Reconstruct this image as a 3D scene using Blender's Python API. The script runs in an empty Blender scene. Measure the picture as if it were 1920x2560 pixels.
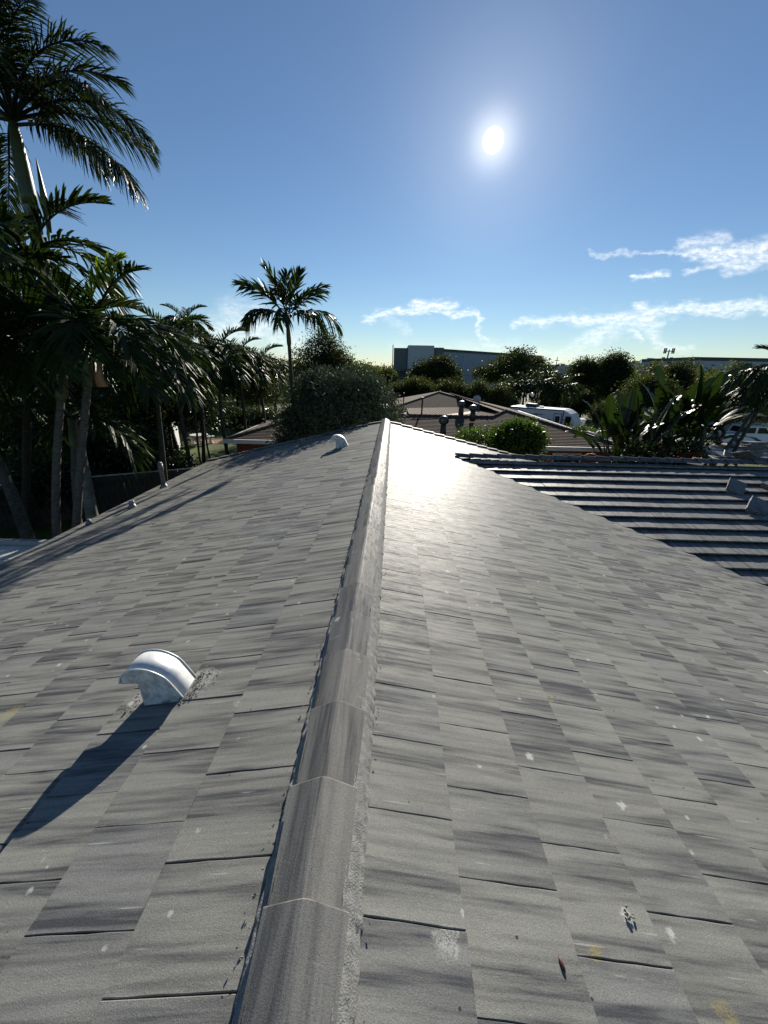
import bpy, bmesh, math, random
import numpy as np
from mathutils import Vector, Matrix
random.seed(7); RNG = np.random.default_rng(7)
C = bpy.context.scene.collection
SC = bpy.context.scene
rad = math.radians
# ------------------------------------------------------------------ camera, world, sun, exposure
CZ = 6.1                                    # camera height above the ground (standing on the ridge)
PITCH, YAW, ROLL, FPX = rad(20.382), rad(1.0128), rad(1.1), 962.0
cam_d = bpy.data.cameras.new('camera'); cam = bpy.data.objects.new('camera', cam_d); C.objects.link(cam)
cam_d.sensor_fit = 'VERTICAL'; cam_d.sensor_height = 36.0; cam_d.lens = 36.0*FPX/2560.0
cam_d.clip_start = 0.05; cam_d.clip_end = 4000
cam.matrix_world = (Matrix.Translation((0, 0, CZ)) @ Matrix.Rotation(YAW, 4, 'Z')
                    @ Matrix.Rotation(math.pi/2-PITCH, 4, 'X') @ Matrix.Rotation(ROLL, 4, 'Z'))
SC.camera = cam
SUN = Vector((0.171, 0.902, 0.396)).normalized()
SUN_EL = math.asin(SUN.z); SUN_AZ = math.atan2(SUN.x, SUN.y)
EXPOSURE = 0.68
SKY_STRENGTH = 0.052
sun_d = bpy.data.lights.new('sun', 'SUN'); sun_d.energy = 5.0; sun_d.angle = rad(0.53); sun_d.color = (1.0, 0.93, 0.82)
sun = bpy.data.objects.new('sun', sun_d); C.objects.link(sun)
sun.rotation_euler = SUN.to_track_quat('Z', 'Y').to_euler(); sun.location = (10, 40, 30)
SC.view_settings.view_transform = 'Standard'; SC.view_settings.look = 'None'
SC.view_settings.exposure = EXPOSURE; SC.view_settings.gamma = 1.0; SC.view_settings.use_curve_mapping = False
SC.render.engine = 'CYCLES'
SC.cycles.use_denoising = True
SC.cycles.max_bounces = 6; SC.cycles.diffuse_bounces = 2; SC.cycles.glossy_bounces = 3
SC.cycles.transmission_bounces = 3; SC.cycles.transparent_max_bounces = 4
SC.cycles.sample_clamp_indirect = 6.0; SC.cycles.sample_clamp_direct = 0.0
SC.cycles.caustics_reflective = False; SC.cycles.caustics_refractive = False


def view_ray(xd, yd):
    """direction seen at a spot of the photograph (1659 x 2212 reading grid)"""
    s = 1920/1659
    x, y = (xd*s-960)/FPX, (1280-yd*s)/FPX
    c, n = math.cos(ROLL), math.sin(ROLL)
    x, y = x*c-y*n, x*n+y*c
    f = math.cos(PITCH)+y*math.sin(PITCH); u = y*math.cos(PITCH)-math.sin(PITCH)
    return (x*math.cos(YAW)-f*math.sin(YAW), f*math.cos(YAW)+x*math.sin(YAW), u)


def at(xd, yd, Y):
    r = view_ray(xd, yd)
    return Vector((r[0]*Y/r[1], Y, CZ+r[2]*Y/r[1]))


def atz(xd, yd, z):
    r = view_ray(xd, yd); t = (z-CZ)/r[2]
    return Vector((r[0]*t, r[1]*t, z))


def to_view(p):
    d = (p[0], p[1], p[2]-CZ)
    x = d[0]*math.cos(YAW)+d[1]*math.sin(YAW); f = -d[0]*math.sin(YAW)+d[1]*math.cos(YAW)
    z = f*math.cos(PITCH)-d[2]*math.sin(PITCH); u = f*math.sin(PITCH)+d[2]*math.cos(PITCH)
    if z < 0.05: return None
    x /= z; u /= z
    c, n = math.cos(ROLL), math.sin(ROLL)
    return (960+FPX*(x*c+u*n), 1280-FPX*(-x*n+u*c))


class NT:
    """small helper around a node tree"""
    def __init__(s, tree): s.t = tree; s.t.nodes.clear()
    def n(s, kind, **kw):
        o = s.t.nodes.new(kind)
        for k, v in kw.items(): setattr(o, k, v)
        return o
    def l(s, a, b): s.t.links.new(a, b)
    def setin(s, sock, v):
        if hasattr(v, 'is_output'): s.l(v, sock)
        else: sock.default_value = v
    def m(s, op, a, b=0.0, c=None, clamp=False):
        o = s.n('ShaderNodeMath', operation=op); o.use_clamp = clamp
        s.setin(o.inputs[0], a); s.setin(o.inputs[1], b)
        if c is not None: s.setin(o.inputs[2], c)
        return o.outputs[0]
    def vm(s, op, a, b=(0, 0, 0)):
        o = s.n('ShaderNodeVectorMath', operation=op)
        s.setin(o.inputs[0], a); s.setin(o.inputs[1], b)
        return o
    def noise(s, vec, scale, detail=3.0, rough=0.55, dist=0.0):
        o = s.n('ShaderNodeTexNoise'); o.inputs['Scale'].default_value = scale
        o.inputs['Detail'].default_value = detail; o.inputs['Roughness'].default_value = rough
        o.inputs['Distortion'].default_value = dist
        if vec is not None: s.l(vec, o.inputs['Vector'])
        return o.outputs['Fac']
    def ramp(s, fac, stops, interp='LINEAR'):
        o = s.n('ShaderNodeValToRGB'); o.color_ramp.interpolation = interp
        e = o.color_ramp.elements
        while len(e) < len(stops): e.new(0.5)
        for i, (p, c) in enumerate(stops):
            e[i].position = p
            e[i].color = (c, c, c, 1) if isinstance(c, (int, float)) else (c[0], c[1], c[2], 1)
        s.setin(o.inputs[0], fac)
        return o.outputs[0]
    def mix(s, fac, a, b, mode='MIX'):
        o = s.n('ShaderNodeMix', data_type='RGBA', blend_type=mode)
        s.setin(o.inputs[0], fac)
        for i, v in ((6, a), (7, b)):
            if isinstance(v, (tuple, list)): o.inputs[i].default_value = (v[0], v[1], v[2], 1)
            else: s.setin(o.inputs[i], v)
        return o.outputs[2]
    def smooth(s, x, lo, hi):
        o = s.n('ShaderNodeMapRange', interpolation_type='SMOOTHSTEP')
        s.setin(o.inputs['Value'], x)
        o.inputs['From Min'].default_value = lo; o.inputs['From Max'].default_value = hi
        return o.outputs['Result']


# ---- world: physical sky, the sun's own aureole, a few wisps of cloud far off
world = bpy.data.worlds.new('World'); SC.world = world; world.use_nodes = True
w = NT(world.node_tree)
sky = w.n('ShaderNodeTexSky'); sky.sky_type = 'NISHITA'; sky.sun_disc = False
sky.sun_elevation = SUN_EL; sky.sun_rotation = SUN_AZ; sky.altitude = 0
sky.air_density = 1.0; sky.dust_density = 0.0; sky.ozone_density = 3.2
tc = w.n('ShaderNodeTexCoord')
dirv = w.vm('NORMALIZE', tc.outputs['Generated']).outputs[0]
cosang = w.vm('DOT_PRODUCT', dirv, tuple(SUN)).outputs['Value']
cosang = w.m('MAXIMUM', cosang, 0.0)
disc = w.m('MULTIPLY', w.smooth(cosang, math.cos(rad(1.08)), math.cos(rad(0.88))), 6.0)
aur = w.m('ADD', w.m('MULTIPLY', w.m('POWER', cosang, 1400.0), 0.36),
          w.m('ADD', w.m('MULTIPLY', w.m('POWER', cosang, 120.0), 0.10), w.m('MULTIPLY', w.m('POWER', cosang, 26.0), 0.045)))
glow = w.m('ADD', disc, aur)
sep = w.n('ShaderNodeSeparateXYZ'); w.l(dirv, sep.inputs[0])
yy = w.m('MAXIMUM', sep.outputs[1], 0.02)
cu, cv = w.m('DIVIDE', sep.outputs[0], yy), w.m('DIVIDE', sep.outputs[2], yy)
cvec = w.n('ShaderNodeCombineXYZ'); w.l(cu, cvec.inputs[0]); w.l(cv, cvec.inputs[1])
stretch = w.n('ShaderNodeMapping'); stretch.inputs['Scale'].default_value = (1.0, 2.2, 1.0)
w.l(cvec.outputs[0], stretch.inputs[0])
warp = w.n('ShaderNodeTexNoise'); warp.inputs['Scale'].default_value = 17.0; warp.inputs['Detail'].default_value = 6.0
warp.inputs['Roughness'].default_value = 0.62
w.l(stretch.outputs[0], warp.inputs['Vector'])
off = w.vm('SCALE', w.vm('SUBTRACT', warp.outputs['Color'], (0.5, 0.5, 0.5)).outputs[0]); off.inputs['Scale'].default_value = 0.060
wv = w.vm('ADD', cvec.outputs[0], off.outputs[0]).outputs[0]
wsep = w.n('ShaderNodeSeparateXYZ'); w.l(wv, wsep.inputs[0])
wu, wvv = wsep.outputs[0], wsep.outputs[1]


def cloud_streak(a, b, r, dens):
    """a soft streak of cloud along the line from a to b (directions of the sky), r wide"""
    ra, rb = view_ray(*a), view_ray(*b)
    ax, ay, bx, by = ra[0]/ra[1], ra[2]/ra[1], rb[0]/rb[1], rb[2]/rb[1]
    dx, dy = bx-ax, by-ay; L2 = dx*dx+dy*dy+1e-9
    px, py = w.m('SUBTRACT', wu, ax), w.m('SUBTRACT', wvv, ay)
    t = w.m('DIVIDE', w.m('ADD', w.m('MULTIPLY', px, dx), w.m('MULTIPLY', py, dy)), L2, clamp=True)
    qx = w.m('SUBTRACT', px, w.m('MULTIPLY', t, dx)); qy = w.m('SUBTRACT', py, w.m('MULTIPLY', t, dy))
    d = w.m('SQRT', w.m('ADD', w.m('MULTIPLY', qx, qx), w.m('MULTIPLY', qy, qy)))
    return w.m('MULTIPLY', w.m('POWER', w.smooth(d, r*1.15, 0.0), 1.35), dens)


streaks = [((1470, 525), (1570, 512), .020, .7), ((1490, 540), (1640, 545), .020, 1.0), ((1540, 552), (1660, 532), .030, 1.0),
           ((1570, 572), (1700, 552), .024, .9), ((1480, 587), (1585, 568), .010, .7), ((1372, 598), (1440, 590), .013, 1.0),
           ((1280, 547), (1430, 542), .008, .5), ((1400, 544), (1500, 541), .007, .6),
           ((790, 686), (870, 672), .013, .9), ((860, 672), (985, 655), .014, 1.0), ((930, 672), (1035, 678), .009, .9),
           ((1035, 678), (1047, 690), .009, .9), ((1047, 690), (1030, 708), .009, .8), ((1032, 710), (1045, 738), .010, .55), ((830, 688), (880, 715), .012, .3),
           ((1115, 700), (1250, 690), .016, .8), ((1240, 690), (1400, 683), .022, 1.0), ((1400, 676), (1700, 660), .020, .95),
           ((1380, 655), (1400, 668), .014, .9), ((1262, 735), (1330, 712), .026, .75), ((1320, 705), (1420, 700), .020, .8),
           ((1395, 690), (1420, 745), .022, .6), ((1370, 715), (1382, 727), .012, .8), ((1200, 770), (1290, 735), .030, .4),
           ((1050, 745), (1180, 760), .024, .4), ((430, 735), (560, 700), .065, .7), ((500, 680), (640, 740), .055, .5),
           ((860, 760), (1300, 765), .035, .25), ((1430, 752), (1490, 750), .015, .5)]
cl = None
for s_ in streaks:
    d_ = cloud_streak(*s_)
    cl = d_ if cl is None else w.m('MAXIMUM', cl, d_)
fine = w.noise(stretch.outputs[0], 60.0, 5.0, 0.6)
cl = w.m('MULTIPLY', cl, w.m('ADD', w.m('MULTIPLY', w.smooth(fine, 0.25, 0.75), 0.8), 0.2))
front = w.smooth(sep.outputs[1], 0.02, 0.10)
cl = w.m('MULTIPLY', w.m('MULTIPLY', cl, front), 0.85, clamp=True)
skyc = w.vm('SCALE', sky.outputs[0]); skyc.inputs['Scale'].default_value = SKY_STRENGTH
skyt = w.mix(1.0, skyc.outputs[0], (0.97, 1.03, 1.09), 'MULTIPLY')
sky_a = w.mix(cl, skyt, (0.80, 0.82, 0.80))
gl = w.n('ShaderNodeCombineXYZ'); w.l(w.m('MULTIPLY', glow, 1.0), gl.inputs[0]); w.l(w.m('MULTIPLY', glow, 0.95), gl.inputs[1]); w.l(w.m('MULTIPLY', glow, 0.84), gl.inputs[2])
tot = w.vm('ADD', sky_a, gl.outputs[0]).outputs[0]
bg = w.n('ShaderNodeBackground'); w.l(tot, bg.inputs[0]); bg.inputs[1].default_value = 1.0
wo = w.n('ShaderNodeOutputWorld'); w.l(bg.outputs[0], wo.inputs[0])
world.cycles.sampling_method = 'MANUAL'; world.cycles.sample_map_resolution = 1024

# ------------------------------------------------------------------ materials
MATS = {}


def simple(name, col, rough=0.6, metal=0.0, spec=0.5, var=0.0, vscale=4.0, bump=0.0, bscale=60.0):
    if name in MATS: return MATS[name]
    m = bpy.data.materials.new(name); m.use_nodes = True; t = NT(m.node_tree)
    p = t.n('ShaderNodeBsdfPrincipled'); o = t.n('ShaderNodeOutputMaterial'); t.l(p.outputs[0], o.inputs[0])
    p.inputs['Roughness'].default_value = rough; p.inputs['Metallic'].default_value = metal
    p.inputs['Specular IOR Level'].default_value = spec
    if var or bump:
        g = t.n('ShaderNodeTexCoord').outputs['Object']
        f = t.noise(g, vscale, 5.0, 0.6)
        k = t.smooth(f, 0.3, 0.7)
        t.l(t.mix(k, tuple(c*(1-var) for c in col), tuple(min(1, c*(1+var)) for c in col)), p.inputs['Base Color'])
        if bump:
            b = t.n('ShaderNodeBump'); b.inputs['Strength'].default_value = bump; b.inputs['Distance'].default_value = 0.01
            t.l(t.noise(g, bscale, 4.0, 0.6), b.inputs['Height']); t.l(b.outputs[0], p.inputs['Normal'])
    else: p.inputs['Base Color'].default_value = (*col, 1)
    MATS[name] = m
    return m


def concrete(name, along, base=(0.246, 0.246, 0.230), dark=(0.080, 0.083, 0.088), rough=0.47, spec=0.034, stains=()):
    """flat concrete roof tile: dark colour bands run along the tile, each tile its own"""
    m = bpy.data.materials.new(name); m.use_nodes = True; t = NT(m.node_tree)
    p = t.n('ShaderNodeBsdfPrincipled'); o = t.n('ShaderNodeOutputMaterial'); t.l(p.outputs[0], o.inputs[0])
    pos = t.n('ShaderNodeNewGeometry').outputs['Position']
    a1 = t.n('ShaderNodeAttribute', attribute_type='OBJECT', attribute_name='tone')
    a2 = t.n('ShaderNodeAttribute', attribute_type='GEOMETRY', attribute_name='tone')
    tone = t.m('ADD', a1.outputs['Fac'], a2.outputs['Fac'])
    shift = t.n('ShaderNodeCombineXYZ')
    t.l(t.m('MULTIPLY', tone, 61.0), shift.inputs[0]); t.l(t.m('MULTIPLY', tone, 37.0), shift.inputs[1]); t.l(t.m('MULTIPLY', tone, 19.0), shift.inputs[2])
    def band(sa, sb, detail, rough_=0.6):
        mp = t.n('ShaderNodeMapping')
        mp.inputs['Scale'].default_value = (sa, sb, sa) if along == 'X' else (sb, sa, sa)
        t.l(pos, mp.inputs[0])
        v = t.vm('ADD', mp.outputs[0], shift.outputs[0]).outputs[0]
        return t.noise(v, 1.0, detail, rough_, 0.3)
    wide = t.smooth(band(0.9, 10.5, 3.0), 0.42, 0.66)
    thin = t.smooth(band(2.2, 48.0, 3.0), 0.36, 0.72)
    f = t.m('MULTIPLY', wide, t.m('ADD', t.m('MULTIPLY', thin, 0.75), 0.42), clamp=True)
    f = t.m('ADD', f, t.m('MULTIPLY', t.smooth(band(1.6, 30.0, 3.0), 0.40, 0.72), 0.42), clamp=True)
    col = t.mix(f, base, dark)
    # each tile a little lighter or darker, warmer or cooler
    tv = t.m('FRACT', t.m('MULTIPLY', tone, 7.31))
    tint = t.ramp(tv, [(0, (0.91, 0.92, 0.94)), (0.35, (0.97, 0.97, 0.95)), (0.7, (1.01, 1.01, 0.98)), (1, (1.07, 1.07, 1.04))])
    col = t.mix(1.0, col, tint, 'MULTIPLY')
    cloud = t.smooth(t.noise(pos, 2.3, 4.0, 0.6), 0.25, 0.75)
    col = t.mix(t.m('MULTIPLY', cloud, 0.35), col, t.mix(1.0, col, (1.25, 1.23, 1.18), 'MULTIPLY'))
    grain = t.noise(pos, 420.0, 2.0, 0.7)
    col = t.mix(0.55, col, t.ramp(grain, [(0.25, 0.45), (0.5, 1.0), (0.78, 1.6)]), 'MULTIPLY')
    grit = t.noise(pos, 150.0, 3.0, 0.8)
    col = t.mix(0.6, col, t.ramp(grit, [(0.3, 0.70), (0.5, 1.0), (0.72, 1.32)]), 'MULTIPLY')
    # pale lime blooms, droppings and scratches
    vo = t.n('ShaderNodeTexVoronoi'); vo.inputs['Scale'].default_value = 3.4; t.l(pos, vo.inputs['Vector'])
    ragged = t.m('ADD', vo.outputs['Distance'], t.m('MULTIPLY', t.m('SUBTRACT', t.noise(pos, 55.0, 4.0, 0.7), 0.5), 0.20))
    sepc = t.n('ShaderNodeSeparateColor'); t.l(vo.outputs['Color'], sepc.inputs[0])
    spot = t.m('MULTIPLY', t.smooth(ragged, 0.085, 0.035), t.m('GREATER_THAN', sepc.outputs[0], 0.45))
    col = t.mix(t.m('MULTIPLY', spot, 0.75), col, (0.55, 0.55, 0.52))
    mp = t.n('ShaderNodeMapping'); mp.inputs['Rotation'].default_value = (0, 0, 0.6); mp.inputs['Scale'].default_value = (2.0, 46.0, 2.0); t.l(pos, mp.inputs[0])
    vs = t.n('ShaderNodeTexVoronoi'); vs.inputs['Scale'].default_value = 1.0; t.l(t.vm('ADD', mp.outputs[0], t.vm('SCALE', shift.outputs[0]).outputs[0]).outputs[0], vs.inputs['Vector'])
    scr = t.m('MULTIPLY', t.smooth(vs.outputs['Distance'], 0.16, 0.05), t.smooth(t.noise(pos, 5.0, 2.0), 0.46, 0.6))
    col = t.mix(t.m('MULTIPLY', scr, 0.5), col, (0.50, 0.50, 0.48))
    vo2 = t.n('ShaderNodeTexVoronoi'); vo2.inputs['Scale'].default_value = 7.5; t.l(t.vm('ADD', pos, (3.3, 1.7, 0)).outputs[0], vo2.inputs['Vector'])
    rag2 = t.m('ADD', vo2.outputs['Distance'], t.m('MULTIPLY', t.m('SUBTRACT', t.noise(pos, 90.0, 4.0, 0.7), 0.5), 0.22))
    sp2 = t.n('ShaderNodeSeparateColor'); t.l(vo2.outputs['Color'], sp2.inputs[0])
    spot2 = t.m('MULTIPLY', t.smooth(rag2, 0.11, 0.05), t.m('GREATER_THAN', sp2.outputs[2], 0.50))
    col = t.mix(t.m('MULTIPLY', spot2, 0.55), col, (0.60, 0.60, 0.57))
    # specks of dirt
    vd = t.n('ShaderNodeTexVoronoi'); vd.inputs['Scale'].default_value = 11.0; t.l(pos, vd.inputs['Vector'])
    sd = t.n('ShaderNodeSeparateColor'); t.l(vd.outputs['Color'], sd.inputs[0])
    speck = t.m('MULTIPLY', t.m('LESS_THAN', vd.outputs['Distance'], 0.055), t.m('GREATER_THAN', sd.outputs[1], 0.72))
    col = t.mix(t.m('MULTIPLY', speck, 0.8), col, (0.025, 0.022, 0.018))
    for (P, r, c, k) in stains:              # lichen and a pale scuff where they lie on the roof
        d = t.vm('DISTANCE', pos, tuple(P)).outputs['Value']
        d = t.m('ADD', d, t.m('MULTIPLY', t.m('SUBTRACT', t.noise(pos, 30.0, 5.0, 0.75), 0.5), r*2.4))
        msk = t.m('MULTIPLY', t.smooth(d, r, r*0.55), t.smooth(t.noise(pos, 130.0, 3.0, 0.7), 0.36, 0.60))
        col = t.mix(t.m('MULTIPLY', msk, k), col, c)
    t.l(col, p.inputs['Base Color'])
    rg = t.m('ADD', rough, t.m('MULTIPLY', t.m('SUBTRACT', t.noise(pos, 60.0, 4.0, 0.65), 0.5), 0.22))
    t.l(rg, p.inputs['Roughness']); t.l(t.m('MULTIPLY', spec, t.ramp(band(9.0, 55.0, 6.0, 0.75), [(0.36, 0.15), (0.52, 1.0), (0.68, 1.8)])), p.inputs['Specular IOR Level'])
    b = t.n('ShaderNodeBump'); b.inputs['Strength'].default_value = 0.40; b.inputs['Distance'].default_value = 0.004
    hgt = t.m('ADD', t.m('MULTIPLY', t.noise(pos, 240.0, 4.0, 0.7), 1.0), t.m('MULTIPLY', t.noise(pos, 34.0, 3.0, 0.6), 0.25))
    t.l(hgt, b.inputs['Height']); t.l(b.outputs[0], p.inputs['Normal'])
    MATS[name] = m
    return m


def leaf_mat(name, col, trans=0.28, rough=0.38, spec=0.36, hue=0.25, tcol=None):
    m = bpy.data.materials.new(name); m.use_nodes = True; t = NT(m.node_tree)
    p = t.n('ShaderNodeBsdfPrincipled'); o = t.n('ShaderNodeOutputMaterial')
    tr = t.n('ShaderNodeBsdfTranslucent'); mx = t.n('ShaderNodeMixShader'); mx.inputs[0].default_value = trans
    pos = t.n('ShaderNodeNewGeometry').outputs['Position']
    oi = t.n('ShaderNodeObjectInfo').outputs['Random']
    n1 = t.noise(pos, 1.3, 3.0, 0.6)
    k = t.m('ADD', t.m('MULTIPLY', t.m('SUBTRACT', n1, 0.5), 1.2), t.m('MULTIPLY', oi, 0.6), clamp=True)
    c = t.mix(k, tuple(v*(1-hue) for v in col), (col[0]*(1+hue*1.6), col[1]*(1+hue), col[2]*(1+hue*0.3)))
    t.l(c, p.inputs['Base Color'])
    tc_ = tcol or (min(1, col[0]*3.2), min(1, col[1]*3.0), col[2]*1.3)
    t.l(t.mix(k, tuple(v*0.8 for v in tc_), tuple(min(1, v*1.2) for v in tc_)), tr.inputs[0])
    p.inputs['Roughness'].default_value = rough; p.inputs['Specular IOR Level'].default_value = spec
    t.l(p.outputs[0], mx.inputs[1]); t.l(tr.outputs[0], mx.inputs[2]); t.l(mx.outputs[0], o.inputs[0])
    MATS[name] = m
    return m


def bark(name, col, ring=0.0, scale=9.0, blot=0.5):
    m = bpy.data.materials.new(name); m.use_nodes = True; t = NT(m.node_tree)
    p = t.n('ShaderNodeBsdfPrincipled'); o = t.n('ShaderNodeOutputMaterial'); t.l(p.outputs[0], o.inputs[0])
    g = t.n('ShaderNodeTexCoord').outputs['Object']
    mp = t.n('ShaderNodeMapping'); mp.inputs['Scale'].default_value = (1, 1, 3.0 if ring else 0.35); t.l(g, mp.inputs[0])
    f = t.smooth(t.noise(mp.outputs[0], scale, 5.0, 0.65), 0.3, 0.7)
    c = t.mix(f, tuple(v*(1-blot) for v in col), tuple(v*(1+blot*0.6) for v in col))
    t.l(c, p.inputs['Base Color']); p.inputs['Roughness'].default_value = 0.8; p.inputs['Specular IOR Level'].default_value = 0.25
    b = t.n('ShaderNodeBump'); b.inputs['Strength'].default_value = 0.5; b.inputs['Distance'].default_value = 0.01
    t.l(t.noise(mp.outputs[0], scale*4, 4.0, 0.6), b.inputs['Height']); t.l(b.outputs[0], p.inputs['Normal'])
    MATS[name] = m
    return m


# ------------------------------------------------------------------ mesh helpers
class MB:
    def __init__(s): s.v = []; s.f = []; s.tone = []
    def add(s, vs, fs, tone=0.0):
        o = len(s.v); s.v += [tuple(v) for v in vs]
        s.f += [tuple(i+o for i in f) for f in fs]; s.tone += [tone]*len(fs)
    def box(s, x0, x1, y0, y1, z0, z1, M=None, tone=0.0):
        vs = [(x, y, z) for z in (z0, z1) for y in (y0, y1) for x in (x0, x1)]
        if M is not None: vs = [M @ Vector(v) for v in vs]
        s.add(vs, [(0, 2, 3, 1), (4, 5, 7, 6), (0, 1, 5, 4), (2, 6, 7, 3), (0, 4, 6, 2), (1, 3, 7, 5)], tone)
    def tube(s, pts, rs, n=10, cap=True):
        pts = [Vector(p) for p in pts]; rings = []; ref = Vector((0.31, 0.95, 0.05)).normalized()
        for i, p in enumerate(pts):
            d = (pts[min(i+1, len(pts)-1)]-pts[max(i-1, 0)]).normalized()
            a = d.cross(ref)
            if a.length < 1e-3: a = d.cross(Vector((1, 0, 0)))
            a.normalize(); b = d.cross(a)
            rings.append([p+(a*math.cos(k*2*math.pi/n)+b*math.sin(k*2*math.pi/n))*rs[i] for k in range(n)])
        vs = [v for r in rings for v in r]; fs = []
        for i in range(len(pts)-1):
            for k in range(n): fs.append((i*n+k, i*n+(k+1) % n, (i+1)*n+(k+1) % n, (i+1)*n+k))
        if cap: fs += [tuple(range(n))[::-1], tuple((len(pts)-1)*n+k for k in range(n))]
        s.add(vs, fs)
    def lathe(s, prof, n=14, org=(0, 0, 0)):
        vs = [(org[0]+r*math.cos(k*2*math.pi/n), org[1]+r*math.sin(k*2*math.pi/n), org[2]+z) for (r, z) in prof for k in range(n)]
        fs = [(i*n+k, i*n+(k+1) % n, (i+1)*n+(k+1) % n, (i+1)*n+k) for i in range(len(prof)-1) for k in range(n)]
        fs += [tuple(range(n))[::-1], tuple((len(prof)-1)*n+k for k in range(n))]
        s.add(vs, fs)
    def prism(s, prof, y0, y1, M=None):
        """outline in the x-z plane pushed from y0 to y1"""
        n = len(prof)
        vs = [(x, y0, z) for x, z in prof]+[(x, y1, z) for x, z in prof]
        if M is not None: vs = [M @ Vector(v) for v in vs]
        s.add(vs, [tuple(range(n)), tuple(range(2*n-1, n-1, -1))]+[(i, i+n, (i+1) % n+n, (i+1) % n) for i in range(n)])
    def mesh(s, name, mat, smooth=False, tones=False, fix=True):
        me = bpy.data.meshes.new(name); me.from_pydata(s.v, [], s.f)
        if mat is not None: me.materials.append(mat)
        if smooth: me.polygons.foreach_set('use_smooth', [True]*len(me.polygons))
        if tones:
            a = me.attributes.new('tone', 'FLOAT', 'FACE'); a.data.foreach_set('value', s.tone)
        if fix:
            bm = bmesh.new(); bm.from_mesh(me); bmesh.ops.recalc_face_normals(bm, faces=bm.faces); bm.to_mesh(me); bm.free()
        me.update()
        return me


def put(name, me, parent=None, loc=None, M=None, kind=None):
    o = bpy.data.objects.new(name, me); C.objects.link(o)
    if parent is not None: o.parent = parent
    if loc is not None: o.location = loc
    if M is not None: o.matrix_basis = M
    if kind: o['kind'] = kind
    return o


def tag(o, label, cat, group=None):
    o['label'] = label; o['category'] = cat
    if group: o['group'] = group
    return o


def thing(name, label, cat, loc=(0, 0, 0), rz=0.0, group=None):
    o = bpy.data.objects.new(name, None); C.objects.link(o); o.empty_display_size = 0.2
    o.location = loc; o.rotation_euler = (0, 0, rz)
    return tag(o, label, cat, group)


def quads_mesh(name, V, mat, per=4):
    """V: (n, 4, 3) array of leaf blades -> one mesh, fast"""
    n = len(V); me = bpy.data.meshes.new(name)
    me.vertices.add(n*4); me.loops.add(n*4); me.polygons.add(n)
    me.vertices.foreach_set('co', V.reshape(-1).astype(np.float32))
    me.loops.foreach_set('vertex_index', np.arange(n*4, dtype=np.int32))
    me.polygons.foreach_set('loop_start', np.arange(0, n*4, 4, dtype=np.int32))
    me.materials.append(mat); me.update(calc_edges=True); me.validate()
    return me


def unit(a): return a/np.maximum(np.linalg.norm(a, axis=-1, keepdims=True), 1e-9)


# ------------------------------------------------------------------ palette
M_TILE = concrete('roof tile concrete', 'X', stains=[
    ((0.733, 0.72, 4.266), .030, (0.36, 0.29, 0.09), .6), ((1.125, 0.628, 4.171), .042, (0.34, 0.28, 0.11), .55), ((0.216, 0.675, 4.392), .05, (0.50, 0.50, 0.47), .6),
    ((-2.446, 1.837, 3.963), .07, (0.38, 0.33, 0.12), .5), ((0.905, 0.834, 4.224), .030, (0.62, 0.61, 0.58), .8), ((1.023, 1.877, 4.196), .05, (0.36, 0.34, 0.16), .4),
    ((-1.142, 1.831, 4.279), .12, (0.46, 0.45, 0.42), .6), ((-1.48, 1.75, 4.20), .08, (0.46, 0.45, 0.42), .7), ((-0.82, 1.61, 4.357), .035, (0.44, 0.43, 0.40), .7), ((0.02, 1.9, 4.44), .06, (0.10, 0.10, 0.10), .6)])
M_WTILE = concrete('wing tile concrete', 'Y', base=(0.175, 0.175, 0.17), dark=(0.06, 0.062, 0.066), rough=0.55, spec=0.42)  # darker base colour deepens the shade bands between the courses
M_CAP = concrete('ridge tile concrete', 'Y', base=(0.205, 0.202, 0.192), dark=(0.095, 0.096, 0.100))
M_MORTAR = simple('ridge mortar', (0.25, 0.247, 0.232), 0.9, spec=.2, var=.22, vscale=30, bump=.55, bscale=170)
M_DECK = simple('roof underlay', (0.02, 0.021, 0.024), 0.9)
M_STUCCO = simple('cream stucco', (0.55, 0.5, 0.42), 0.85, var=.08)
M_WHITE = simple('white paint', (0.72, 0.72, 0.70), 0.5, var=.06)
M_GALV = simple('galvanised steel', (0.68, 0.70, 0.70), 0.40, metal=0.35, var=.10, vscale=30, bump=.06, bscale=90)
M_GALVD = simple('weathered vent side', (0.56, 0.57, 0.56), 0.55, metal=0.2, var=.35, vscale=18)
M_LEAD = simple('lead pipe sleeve', (0.17, 0.17, 0.175), 0.55, metal=.4, var=.3, vscale=12, bump=.3, bscale=40)
M_BLACK = simple('black rubber', (0.012, 0.012, 0.013), 0.6)
M_GLASS = simple('dark window glass', (0.012, 0.014, 0.016), 0.08, spec=.6)
M_SHINGLE = simple('brown shingle', (0.100, 0.074, 0.058), 0.95, spec=.12, var=.35, vscale=9, bump=.4, bscale=40)
M_BRICKRED = simple('orange red stucco', (0.21, 0.05, 0.024), 0.85, var=.12)
M_FASCIA = simple('white fascia', (0.70, 0.70, 0.69), 0.45)
M_DKWOOD = simple('dark weathered boards', (0.035, 0.03, 0.026), 0.8, var=.4, vscale=5)
M_BARKP = bark('palm trunk bark', (0.095, 0.088, 0.074), ring=1)
M_BARKR = bark('royal palm trunk', (0.20, 0.19, 0.165), ring=1, scale=3, blot=.35)
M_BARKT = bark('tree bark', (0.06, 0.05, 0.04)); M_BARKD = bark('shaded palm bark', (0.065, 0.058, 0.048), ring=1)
M_CROWNSH = simple('green crownshaft', (0.065, 0.080, 0.030), 0.42, var=.25, vscale=4)
M_SHEATH = simple('peeling tan sheath', (0.33, 0.20, 0.12), 0.6, var=.35, vscale=6)
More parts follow.
